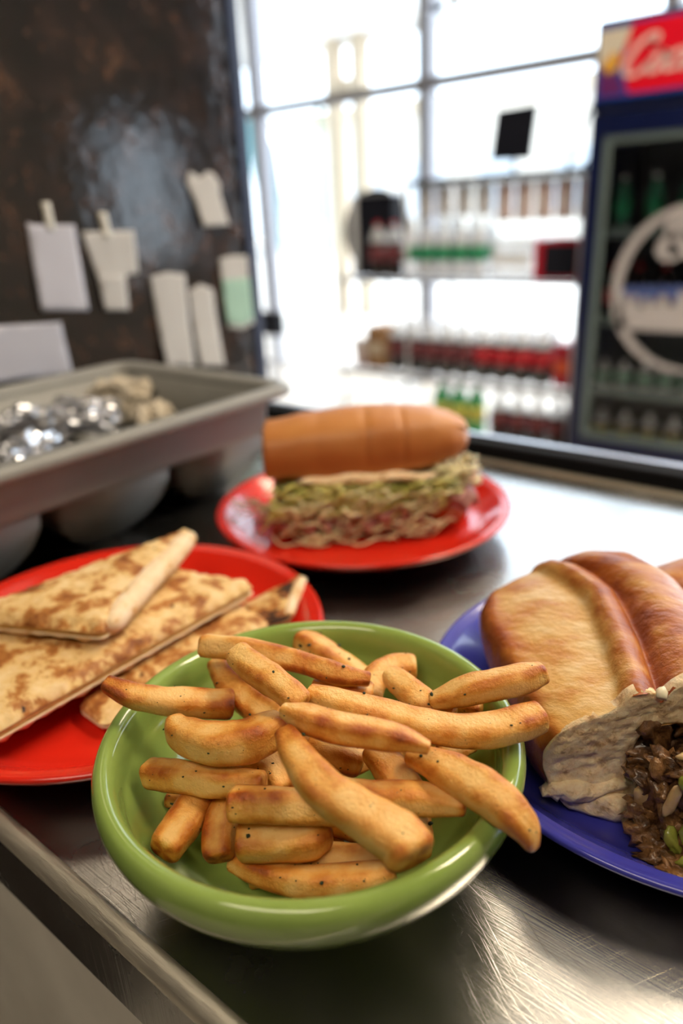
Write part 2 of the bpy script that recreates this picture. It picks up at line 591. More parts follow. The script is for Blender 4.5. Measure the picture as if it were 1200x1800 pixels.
M_['red_plastic'] = mat('red_crate_plastic', (0.50, 0.010, 0.03), 0.35)
M_['orange_plastic'] = mat('orange_plastic', (0.85, 0.12, 0.03), 0.4)
M_['cooler_blue'] = mat('dark_blue_enamel', (0.003, 0.007, 0.045), 0.3, coat=0.1)
M_['sign_blue'] = mat('blue_sign_print', (0.012, 0.05, 0.30), 0.35)
M_['sign_red'] = mat('red_sign_print', (0.72, 0.004, 0.020), 0.35, ramp=[(0.3, (0.72, 0.004, 0.020)), (0.7, (0.66, 0.003, 0.02))], nscale=5)
M_['sign_purple'] = mat('purple_sign_print', (0.13, 0.022, 0.13), 0.35)
M_['sign_yellow'] = mat('yellow_sign_print', (0.70, 0.36, 0.05), 0.35)
M_['sign_cream'] = mat('cream_sign_print', (0.62, 0.56, 0.46), 0.35)
M_['script_white'] = mat('pale_lettering', (0.78, 0.52, 0.50), 0.4)
M_['decal'] = mat('white_decal', (0.44, 0.41, 0.42), 0.5)
M_['decal_blue'] = mat('blue_decal', (0.06, 0.09, 0.26), 0.5)
M_['frame_grey'] = mat('grey_green_frame', (0.16, 0.21, 0.21), 0.4, 0.2)
M_['cooler_inside'] = mat('cooler_liner', (0.10, 0.11, 0.12), 0.5)
M_['green_can'] = mat('green_can', (0.02, 0.16, 0.10), 0.3)
M_['lamp_diffuser'] = mat('lamp_diffuser', (0.9, 0.9, 0.9), 0.5, emit=((1.0, 0.86, 0.66), 6.0))
M_['bark'] = mat('grey_asphalt', (0.30, 0.30, 0.31), 0.9, bump=0.2, bscale=50)
M_['car_paint'] = mat('silver_car_paint', (0.40, 0.42, 0.46), 0.25, 0.6)

# ------------------------------------------------------------------ the setting
def struct(name, mb_or_dims, m, smooth=False, bevel=0.0, parent=None):
    if isinstance(mb_or_dims, tuple):
        b = MB()
        b.box(*mb_or_dims)
    else:
        b = mb_or_dims
    o = b.build(name, m, parent, smooth=smooth, bevel=bevel, world=parent is None)
    if parent is None:
        o['kind'] = 'structure'
    return o

FLOOR_Z, CEIL_Z = -1.0, 2.6
struct('floor', (-7.0, 3.3, -1.3, 4.9, FLOOR_Z - 0.1, FLOOR_Z), M_['floor'])
struct('ceiling', (-7.0, 3.3, 0.75, 4.9, CEIL_Z, CEIL_Z + 0.1), M_['ceiling'])
struct('ceiling', (-7.0, 3.3, -1.3, 0.75, 1.63, CEIL_Z + 0.1), M_['dark_wall'])  # unseen dark drop over the kitchen, added to cut light from the ceiling
struct('wall_back', (-7.0, 3.3, -1.4, -1.3, FLOOR_Z, CEIL_Z), M_['dark_wall'])  # unseen wall, set close and dark to hold back light from the front
struct('wall_left', (-0.965, -0.843, -1.3, 0.824, FLOOR_Z, CEIL_Z), M_['bronze'])
struct('trim_1', (-0.968, -0.838, 0.824, 0.846, FLOOR_Z, CEIL_Z), M_['navy_metal'], bevel=0.002)
struct('wall_far_left', (-7.1, -7.0, -1.4, 4.95, FLOOR_Z, CEIL_Z), M_['wall'])
# right wall with a window at the customer side
b = MB()
b.box(3.3, 3.4, -1.4, 3.5, FLOOR_Z, CEIL_Z)
b.box(3.3, 3.4, 3.5, 4.25, FLOOR_Z, -0.1)
b.box(3.3, 3.4, 3.5, 4.25, 0.95, CEIL_Z)
b.box(3.3, 3.4, 4.25, 4.95, FLOOR_Z, CEIL_Z)
struct('wall_right', b, M_['wall'])
def window(name, dims_frame, panes, axis):
    w = thing(name, '', 'window')
    del w['label'], w['category']
    w['kind'] = 'structure'
    for d in dims_frame:
        q = MB()
        q.box(*d)
        q.build('window_frame', M_['aluminium'], w, smooth=False, bevel=0.004)
    for d in panes:
        q = MB()
        q.box(*d)
        q.build('pane', M_['glass'], w, smooth=False)
    return w
window('window_2', [(3.30, 3.36, 3.5, 3.55, -0.1, 0.95), (3.30, 3.36, 4.2, 4.25, -0.1, 0.95), (3.30, 3.36, 3.55, 4.2, -0.1, -0.05), (3.30, 3.36, 3.55, 4.2, 0.9, 0.95)],
       [(3.326, 3.332, 3.55, 4.2, -0.05, 0.9)], 'x')
# storefront: mullions, one rail and a pane in every field
MX = [-6.95, -6.2, -4.655, -3.044, -1.46, 0.1, 1.65, 3.25]
fr = []
pn = []
for i, x in enumerate(MX):
    fr.append((x - 0.042, x + 0.042, 4.78, 4.92, FLOOR_Z, CEIL_Z))
for i in range(len(MX) - 1):
    xa, xb = MX[i] + 0.042, MX[i + 1] - 0.042
    for z0, z1 in ((FLOOR_Z, FLOOR_Z + 0.02), (1.005, 1.075), (CEIL_Z - 0.05, CEIL_Z)):
        fr.append((xa, xb, 4.81, 4.89, z0, z1))
    pn.append((xa, xb, 4.846, 4.852, FLOOR_Z + 0.02, 1.005))
    pn.append((xa, xb, 4.846, 4.852, 1.075, CEIL_Z - 0.05))
window('window_1', fr, pn, 'y')

# outside
struct('ground', (-40, 30, 4.95, 45, FLOOR_Z - 0.15, FLOOR_Z - 0.03), M_['concrete'])
b = MB()
b.box(-9.5, -4.9, 5.0, 8.1, 2.18, 2.42)
can = thing('canopy', 'white flat canopy outside above the storefront window', 'canopy', (-7.2, 6.5, 2.18))
b.build('roof_slab', M_['white_paint'], can, smooth=False, bevel=0.02)
b = MB()
b.box(-9.6, -4.8, 8.0, 8.16, 2.10, 2.50)
b.build('fascia', M_['white_paint'], can, smooth=False, bevel=0.01)
for px in (-6.36, -5.96):
    b = MB()
    b.box(px - 0.09, px + 0.09, 7.9, 8.08, FLOOR_Z - 0.03, 2.2)
    b.build('post', M_['tan'], can, smooth=False, bevel=0.01)
b = MB()
b.box(-6.30, -6.02, 7.94, 8.04, 1.55, 1.75)
b.build('crosspiece', M_['tan'], can, smooth=False, bevel=0.01)
b = MB()
b.tube([(-6.14, 7.4, FLOOR_Z - 0.03), (-6.14, 7.4, 1.5)], 0.03, 10)
tag(b.build('sign_pole', M_['green_paint']), 'thin green pole outside seen through the left window field', 'pole')
t = thing('feather_banner', 'pale teal feather banner standing outside the left window', 'banner', (-6.7, 7.0, FLOOR_Z - 0.03))
b = MB()
b.tube([(-6.45, 7.0, FLOOR_Z - 0.03), (-6.45, 7.0, 0.4), (-6.52, 7.0, 1.0), (-6.75, 7.0, 1.32), (-6.95, 7.0, 1.36)], 0.014, 8)
b.build('pole', M_['chrome'], t)
b = MB()
b.slab([(-6.47, -0.2), (-6.47, 0.4), (-6.54, 1.0), (-6.76, 1.3), (-6.95, 1.34), (-6.98, 1.1), (-6.9, 0.6), (-6.7, 0.1)], 0.12,
       lambda x, y, d: (x, 7.0 + 0.03 * math.sin(x * 9 + y * 3), y), lambda x, y, d: (x, 7.012 + 0.03 * math.sin(x * 9 + y * 3), y))
b.build('cloth', M_['teal_cloth'], t)
t = thing('far_building', 'pale stucco building across the street outside the window', 'building', (-10, 24, FLOOR_Z - 0.03))
b = MB()
b.box(-22, -8, 24, 30, FLOOR_Z - 0.03, 3.4)
b.build('wall', M_['stucco'], t, smooth=False)
b = MB()
b.box(-22.3, -7.7, 23.7, 30.3, 3.4, 3.75)
b.build('roof', M_['tan'], t, smooth=False)
for i in range(5):
    x0 = -21.2 + i * 2.7
    b = MB()
    b.box(x0, x0 + 1.5, 23.92, 24.05, 0.0, 1.9)
    w = b.build('window', M_['white_paint'], t, smooth=False)
    b = MB()
    b.box(x0 + 0.1, x0 + 1.4, 23.88, 23.94, 0.1, 1.8)
    b.build('pane', M_['pale_pane'], w, smooth=False)

# ceiling troffers; the one on the kitchen side is added fill light
for i, (lx, ly) in enumerate(LAMP_SPOTS):
    CEIL_Z = 2.6 if ly > 0.75 else 1.63
    t = thing('ceiling_light', ['recessed warm ceiling light above the service counter', 'recessed warm ceiling light to the right of the counter', 'added warm fill light panel over the kitchen side'][i], 'ceiling light', (lx, ly, CEIL_Z))
    b = MB()
    for d in ((-0.62, 0.62, -0.32, -0.30), (-0.62, 0.62, 0.30, 0.32), (-0.62, -0.60, -0.30, 0.30), (0.60, 0.62, -0.30, 0.30)):
        b.box(lx + d[0], lx + d[1], ly + d[2], ly + d[3], CEIL_Z - 0.03, CEIL_Z - 0.001)
    b.build('frame', M_['white_paint'], t, smooth=False)
    b = MB()
    b.box(lx - 0.6, lx + 0.6, ly - 0.3, ly + 0.3, CEIL_Z - 0.012, CEIL_Z - 0.004)
    b.build('diffuser', M_['lamp_diffuser'], t, smooth=False)
    light('ceiling_lamp', 'AREA', (lx, ly, CEIL_Z - 0.02), LAMP_POWER[i], LAMP_COLOR, (0, 0, 0), shape='RECTANGLE', size=1.2, size_y=0.6)

CEIL_Z = 2.6
# ------------------------------------------------------------------ service counter
FRONT, BACK = 0.091, 0.660
ctr = thing('service_counter', 'scratched stainless steel service counter carrying all the plates', 'counter', (0.2, 0.38, FLOOR_Z))
prof = [(FRONT + 0.02, -0.052), (FRONT + 0.002, -0.052), (FRONT, -0.050), (FRONT, -0.009)]
prof = prof + [(FRONT, -0.0052)]
b = MB()
def extr(mb, pr, x0, x1, n=1):
    secs = []
    for i in range(n + 1):
        x = x0 + (x1 - x0) * i / n
        secs.append([(x, y, z) for y, z in pr])
    mb.loft(secs, True, True)
extr(b, [(FRONT + 0.0075, 0.0), (BACK, 0.0), (BACK, -0.03), (FRONT + 0.0075, -0.03)], -0.842, 1.4)
b.build('worktop', M_['steel'], ctr, smooth=False)
b = MB()
arc = [(FRONT + 0.0075 - 0.0075 * math.cos(R(a)), -0.0075 + 0.0075 * math.sin(R(a))) for a in (0, 18, 36, 54, 72, 90)]
extr(b, [(FRONT + 0.0075, -0.0105)] + [(FRONT + 0.0005, -0.0105)] + arc, -0.842, 1.4, 40)
b.build('rolled_edge', M_['edge_sheen'], ctr, smooth=True, label='rolled front edge of the counter, highlight put into its pale colour')
b = MB()
extr(b, [(FRONT + 0.0012, -0.0105), (FRONT + 0.0012, -0.050), (FRONT + 0.02, -0.053), (FRONT + 0.02, -0.0105)], -0.842, 1.4)
b.build('apron', M_['steel'], ctr, smooth=False)
b = MB()
extr(b, [(BACK, -0.03), (BACK, 0.002), (BACK + 0.006, 0.003), (BACK + 0.006, -0.03)], -0.842, 1.4)
b.build('reflection_strip', M_['edge_sheen'], ctr, smooth=False)  # tan strip standing in for the reflection at the foot of the rail
b = MB()
extr(b, [(BACK + 0.006, -0.06), (BACK + 0.006, 0.0175), (BACK + 0.008, 0.019), (BACK + 0.030, 0.019), (BACK + 0.034, 0.015), (BACK + 0.034, -0.06)], -0.842, 1.4)
b.build('rear_rail', M_['black_rubber'], ctr, smooth=False, label='black rail along the rear of the counter')
b = MB()
extr(b, [(BACK + 0.025, 0.0192), (BACK + 0.025, 0.0208), (BACK + 0.033, 0.0208), (BACK + 0.033, 0.0192)], -0.842, 1.4)
b.build('rail_cap', M_['chrome'], ctr, smooth=False)
b = MB()
b.box(-0.842, 1.4, FRONT + 0.045, BACK - 0.01, FLOOR_Z, -0.031)
b.build('cabinet', M_['pale_laminate'], ctr, smooth=False, label='pale grey cabinet front below the worktop')

# ------------------------------------------------------------------ plates and bowl
def plate(name, c, r, m, label):
    t = thing(name, label, 'plate', (c[0], c[1], 0.0003))
    s = r / 0.1255
    p = [(0.0, 0.0045), (0.066, 0.0045), (0.068, 0.0), (0.073, 0.0), (0.077, 0.0045), (0.096, 0.0055), (0.110, 0.0115), (0.1225, 0.0192), (0.1250, 0.0220), (0.1257, 0.0236), (0.1248, 0.0250),
         (0.1230, 0.0252), (0.1215, 0.0243), (0.1195, 0.0238), (0.1180, 0.0238), (0.1165, 0.0226), (0.1145, 0.0211), (0.108, 0.0160), (0.102, 0.0124), (0.096, 0.0104), (0.090, 0.0098), (0.084, 0.0096), (0.050, 0.0092), (0.0, 0.0090)]
    b = MB()
    b.lathe([(q * s, z) for q, z in p], 128, (c[0], c[1], 0.0003))
    b.build('dish', m, t)
    return t
plate('dinner_plate', (-0.3493, 0.4524), 0.1232, M_['red_glaze'], 'red ceramic plate at the back holding the lettuce and ham sub')
plate('dinner_plate', (-0.3474, 0.2038), 0.1243, M_['red_glaze'], 'red ceramic plate at left holding the folded quesadilla wedges')
plate('dinner_plate', (-0.0600, 0.3354), 0.1268, M_['blue_glaze'], 'blue ceramic plate at right under the steak sandwich')
BX, BY = -0.1636, 0.1713
t = thing('serving_bowl', 'lime green glazed ceramic bowl heaped with french fries', 'bowl', (BX, BY, 0))
bp = [(0.0, 0.003), (0.043, 0.003), (0.0445, 0.0), (0.0475, 0.0), (0.0490, 0.003), (0.0545, 0.011), (0.0640, 0.0215), (0.0745, 0.0325), (0.0810, 0.0415), (0.0842, 0.0490), (0.0853, 0.0545), (0.0848, 0.0585),
      (0.0832, 0.0610), (0.0808, 0.0618), (0.0786, 0.0612), (0.0770, 0.0596), (0.0757, 0.0570), (0.0748, 0.0530), (0.0744, 0.0495), (0.0738, 0.0470), (0.0722, 0.0450), (0.0700, 0.0400), (0.0655, 0.0320), (0.0580, 0.0245), (0.0480, 0.0185), (0.0330, 0.0155), (0.0, 0.0145)]
b = MB()
b.lathe(bp, 144, (BX, BY, 0))
b.build('bowl', M_['green_glaze'], t, subsurf=1)

# ------------------------------------------------------------------ french fries
FRIES = [
    ('slender fry reaching out over the left rim of the green bowl', [(-0.2388,0.1314,0.0750,0.0037), (-0.2270,0.1350,0.0720,0.0049), (-0.2156,0.1443,0.0681,0.0054), (-0.1998,0.1622,0.0624,0.0058)]),
    ('long blunt fry lying across the upper left of the pile', [(-0.2272,0.1745,0.0750,0.0062), (-0.2123,0.1814,0.0750,0.0064), (-0.1859,0.1896,0.0740,0.0059), (-0.1678,0.1944,0.0720,0.0056), (-0.1560,0.2011,0.0700,0.0038)]),
    ('short pale fry slanting across the blunt long fry at the upper left', [(-0.1979,0.1680,0.0842,0.0055), (-0.1826,0.1649,0.0843,0.0060), (-0.1677,0.1636,0.0826,0.0058), (-0.1596,0.1634,0.0797,0.0050)]),
    ('reddish curved fry tucked under the two fries at the upper left', [(-0.2300,0.1830,0.0588,0.0050), (-0.2157,0.1760,0.0586,0.0062), (-0.1983,0.1721,0.0574,0.0067), (-0.1794,0.1701,0.0583,0.0057)]),
    ('blunt fry standing at the far side of the bowl beside the white gleam', [(-0.2133,0.2220,0.0580,0.0053), (-0.2033,0.2219,0.0565,0.0064), (-0.1882,0.2225,0.0515,0.0066), (-0.1750,0.2228,0.0476,0.0062)]),
    ('bent fry with a rounded right end at the back of the pile', [(-0.1564,0.2362,0.0562,0.0055), (-0.1626,0.2308,0.0562,0.0061), (-0.1655,0.2191,0.0562,0.0062), (-0.1635,0.2097,0.0522,0.0061)]),
    ('short plump fry slanting down beside the bent fry at the back', [(-0.1548,0.2154,0.0645,0.0044), (-0.1461,0.2135,0.0635,0.0056), (-0.1336,0.2119,0.0602,0.0057), (-0.1232,0.2128,0.0574,0.0054)]),
    ('upper of the two fries that stick out over the right rim', [(-0.0939,0.2340,0.0792,0.0052), (-0.0998,0.2277,0.0773,0.0064), (-0.1113,0.2188,0.0743,0.0064), (-0.1208,0.2129,0.0703,0.0053), (-0.1286,0.2083,0.0664,0.0034)]),
    ('longest fry, curving from the middle to the right rim', [(-0.1616,0.1713,0.0789,0.0035), (-0.1489,0.1748,0.0773,0.0051), (-0.1325,0.1818,0.0743,0.0057), (-0.1162,0.1883,0.0723,0.0060), (-0.1004,0.1986,0.0713,0.0062), (-0.0908,0.2094,0.0723,0.0065), (-0.0863,0.2158,0.0733,0.0056)]),
    ('pale pointed fry lying in front of the longest fry', [(-0.1554,0.1500,0.0870,0.0026), (-0.1462,0.1525,0.0860,0.0049), (-0.1316,0.1568,0.0850,0.0052), (-0.1180,0.1650,0.0830,0.0048), (-0.1069,0.1701,0.0800,0.0023)]),
    ('small fry end peeping out behind the longest fry', [(-0.1294,0.2195,0.0549,0.0038), (-0.1237,0.2240,0.0564,0.0041), (-0.1164,0.2254,0.0564,0.0035)]),
    ('thick crescent shaped fry at the left of the pile', [(-0.2062,0.1386,0.0660,0.0038), (-0.1975,0.1355,0.0660,0.0063), (-0.1823,0.1376,0.0670,0.0075), (-0.1716,0.1469,0.0680,0.0080), (-0.1673,0.1588,0.0680,0.0067)]),
    ('thick long fry running diagonally to the front with a square end', [(-0.1503,0.1451,0.0820,0.0038), (-0.1387,0.1389,0.0810,0.0059), (-0.1248,0.1356,0.0780,0.0064), (-0.1114,0.1390,0.0720,0.0069), (-0.1005,0.1424,0.0670,0.0080), (-0.0947,0.1407,0.0650,0.0079)]),
    ('curved fry drooping over the right front rim of the bowl', [(-0.1171,0.1748,0.0680,0.0037), (-0.1057,0.1751,0.0690,0.0059), (-0.0912,0.1733,0.0700,0.0069), (-0.0787,0.1719,0.0690,0.0065), (-0.0712,0.1715,0.0640,0.0051), (-0.0679,0.1714,0.0580,0.0023)]),
    ('flat fry with a split tip under the diagonal fry, pointing right', [(-0.1330,0.1505,0.0620,0.0047), (-0.1200,0.1566,0.0608,0.0053), (-0.1068,0.1655,0.0608,0.0054), (-0.0929,0.1709,0.0609,0.0031)]),
    ('short reddish fry wedged in the middle right of the pile', [(-0.1357,0.1746,0.0604,0.0041), (-0.1270,0.1734,0.0595,0.0061), (-0.1182,0.1717,0.0565,0.0059), (-0.1147,0.1721,0.0528,0.0051)]),
    ('fry with a square left end and herb flecks below the crescent fry', [(-0.2086,0.1249,0.0487,0.0053), (-0.1956,0.1280,0.0516,0.0056), (-0.1785,0.1337,0.0542,0.0055), (-0.1616,0.1407,0.0554,0.0049)]),
    ('stubby fry leaning on the lower left wall of the bowl', [(-0.1802,0.1083,0.0413,0.0063), (-0.1835,0.1190,0.0413,0.0068), (-0.1870,0.1312,0.0421,0.0066), (-0.1868,0.1372,0.0434,0.0057)]),
    ('stubby fry standing upright beside the lower left one', [(-0.1666,0.1210,0.0349,0.0055), (-0.1722,0.1272,0.0384,0.0063), (-0.1747,0.1358,0.0426,0.0060), (-0.1774,0.1430,0.0426,0.0052)]),
    ('short block shaped fry under the thick diagonal fry', [(-0.1629,0.1284,0.0556,0.0061), (-0.1541,0.1337,0.0564,0.0062), (-0.1417,0.1433,0.0548,0.0062), (-0.1336,0.1504,0.0522,0.0058)]),
    ('broad wedge shaped fry with green herb flecks near the front', [(-0.1593,0.1270,0.0415,0.0068), (-0.1503,0.1339,0.0417,0.0072), (-0.1408,0.1421,0.0423,0.0072), (-0.1372,0.1480,0.0422,0.0055)]),
    ('long fry lying lowest at the front of the bowl', [(-0.1648,0.1264,0.0282,0.0040), (-0.1495,0.1287,0.0301,0.0055), (-0.1333,0.1353,0.0311,0.0060), (-0.1181,0.1458,0.0331,0.0059), (-0.1110,0.1526,0.0351,0.0047)]),
    ('dark shaded fry behind the lowest front fry', [(-0.1430,0.1435,0.0312,0.0049), (-0.1314,0.1494,0.0312,0.0051), (-0.1189,0.1572,0.0312,0.0051)]),
    ('fry end showing right of the square end of the diagonal fry', [(-0.1112,0.1703,0.0448,0.0046), (-0.1073,0.1654,0.0430,0.0047), (-0.1047,0.1603,0.0410,0.0042)]),
    ('reddish fry in shade under the pointed fry', [(-0.1631,0.1723,0.0518,0.0051), (-0.1523,0.1736,0.0520,0.0057), (-0.1429,0.1770,0.0500,0.0050)]),
    ('small pale fry deep in the middle gap of the pile', [(-0.1524,0.1767,0.0418,0.0044), (-0.1487,0.1816,0.0437,0.0049), (-0.1459,0.1895,0.0439,0.0045)]),
    ('dark fry tip on the bowl floor behind the stubby fry', [(-0.2086,0.1310,0.0304,0.0032), (-0.2006,0.1344,0.0297,0.0037), (-0.1898,0.1372,0.0298,0.0034)]),
    ('fry tip under the right part of the longest fry', [(-0.1170,0.1958,0.0540,0.0042), (-0.1136,0.2010,0.0540,0.0045), (-0.1118,0.2092,0.0520,0.0036)]),
    ('reddish fry right under the long blunt fry', [(-0.1783,0.1932,0.0620,0.0042), (-0.1673,0.1969,0.0620,0.0051), (-0.1570,0.2035,0.0600,0.0049)]),
    ('orange fry under the right end of the crescent fry', [(-0.1810,0.1539,0.0500,0.0061), (-0.1702,0.1556,0.0480,0.0064), (-0.1611,0.1522,0.0460,0.0053)]),
    ('shaded fry low in the pile under the crescent fry', [(-0.2036,0.1747,0.0360,0.0067), (-0.1858,0.1781,0.0360,0.0071), (-0.1689,0.1813,0.0360,0.0064)]),
    ('shaded fry low in the pile under the longest fry', [(-0.1685,0.2011,0.0424,0.0064), (-0.1524,0.2004,0.0419,0.0067), (-0.1352,0.1976,0.0420,0.0060)]),
    ('shaded fry low in the right of the pile', [(-0.1575,0.2206,0.0380,0.0060), (-0.1418,0.2200,0.0380,0.0061), (-0.1269,0.2194,0.0400,0.0054)]),
    ('shaded fry low in the pile under the diagonal fry', [(-0.1677,0.1580,0.0335,0.0061), (-0.1512,0.1600,0.0336,0.0064), (-0.1338,0.1632,0.0337,0.0057)]),
    ('shaded fry low at the right under the split tip fry', [(-0.1397,0.1748,0.0360,0.0055), (-0.1271,0.1765,0.0360,0.0058), (-0.1143,0.1791,0.0380,0.0050)]),
    ('shaded fry low at the back of the pile', [(-0.1908,0.1916,0.0404,0.0060), (-0.1814,0.2047,0.0400,0.0066), (-0.1688,0.2163,0.0402,0.0061)]),
    ('shaded fry low at the left of the pile', [(-0.2108,0.1431,0.0297,0.0046), (-0.1928,0.1463,0.0297,0.0055), (-0.1758,0.1493,0.0297,0.0053)]),
    ('shaded fry on the bowl floor near the front', [(-0.1595,0.1286,0.0207,0.0034), (-0.1486,0.1424,0.0227,0.0046), (-0.1383,0.1577,0.0246,0.0051)]),
]
def fry(pts, label, seed):
    rnd = random.Random(seed)
    n = 26
    ns = 16
    path = cr(pts, n)
    base = pts[len(pts) // 2]
    t = thing('french_fry', label, 'french fry', (base[0], base[1], min(p[2] - p[3] for p in pts)), group='french fries in the green bowl')
    P3 = [Vector(p[:3]) for p in path]
    rad = [p[3] for p in path]
    up = Vector((0, 0, 1))
    tw0 = rnd.uniform(-0.5, 0.5)
    tw1 = tw0 + rnd.uniform(-0.45, 0.45)
    asp = rnd.uniform(0.82, 1.0)
    secs = []
    tones = []
    ends = [(0, .45), (0, .75), (0, .92)], [(0, .92), (0, .75), (0, .45)]
    full = []
    t_first = (P3[1] - P3[0]).normalized()
    t_last = (P3[-1] - P3[-2]).normalized()
    full.append((P3[0] - t_first * rad[0] * .30, rad[0] * .62, 0))
    full.append((P3[0] - t_first * rad[0] * .24, rad[0] * .84, 0))
    full.append((P3[0] - t_first * rad[0] * .08, rad[0] * .97, 0))
    for i in range(n):
        full.append((P3[i], rad[i], i / (n - 1)))
    full.append((P3[-1] + t_last * rad[-1] * .08, rad[-1] * .97, 1))
    full.append((P3[-1] + t_last * rad[-1] * .24, rad[-1] * .84, 1))
    full.append((P3[-1] + t_last * rad[-1] * .30, rad[-1] * .62, 1))
    ring_pts = []
    for i, (p, r, u) in enumerate(full):
        a = full[max(0, i - 1)][0]
        c = full[min(len(full) - 1, i + 1)][0]
        tg = (c - a).normalized()
        s = tg.cross(up)
        if s.length < 1e-5:
            s = Vector((1, 0, 0))
        s.normalize()
        w = s.cross(tg).normalized()
        up = w
        th = tw0 + (tw1 - tw0) * u
        ring = []
        tr = []
        for k in range(ns):
            q = 2 * PI * (k + .5) / ns
            cx, sx = math.cos(q), math.sin(q)
            e = 6.0
            rr = (abs(cx) ** e + abs(sx) ** e) ** (-1 / e)
            lx, ly = rr * cx, rr * sx * asp
            x = lx * math.cos(th) - ly * math.sin(th)
            y = lx * math.sin(th) + ly * math.cos(th)
            v = p + (s * x + w * y) * r
            d = v - p
            nn = vrand(v, 170, seed * 3.1) * .09 + vrand(v, 420, seed) * .04 + vrand(v, 75, seed * .7) * .11
            v = v + d * nn
            ring.append(v)
            corner = max(0.0, (rr - 1.10) / .10)
            endb = max(0, 1 - min(u, 1 - u) * 14)
            tr.append(max(0.0, min(1.0, .16 + .42 * corner + .16 * endb + .55 * vrand(v, 48, seed * 5.0) + .25 * vrand(v, 130, seed * 2.0))))
        secs.append(ring)
        tones.append(tr)
        ring_pts.append((p, ring))
    b = MB()
    b.loft(secs, True, True, tones=tones)
    b.build('potato_stick', M_['fry'], t, subsurf=1)
    hb = MB()
    for q in range(rnd.randint(8, 16)):
        i = rnd.randint(4, len(secs) - 5)
        k = rnd.randrange(ns)
        c = ring_pts[i][0]
        v = secs[i][k]
        nrm = (v - c).normalized()
        if nrm.z < -0.1:
            continue
        s = rnd.uniform(0.00022, 0.00055) * (2.1 if rnd.random() < .16 else 1)
        hb.blob(v, (s * rnd.uniform(.8, 1.8), s, s * .5), 1, .3, 3, seed + q, Matrix.Rotation(rnd.uniform(0, 6), 3, 'Z'))
    if hb.v:
        hb.build('herb_flecks', M_['herb'], t, kind='stuff')
    return t
for i, (lab, pts) in enumerate(FRIES):
    fry(pts, lab, i + 1)

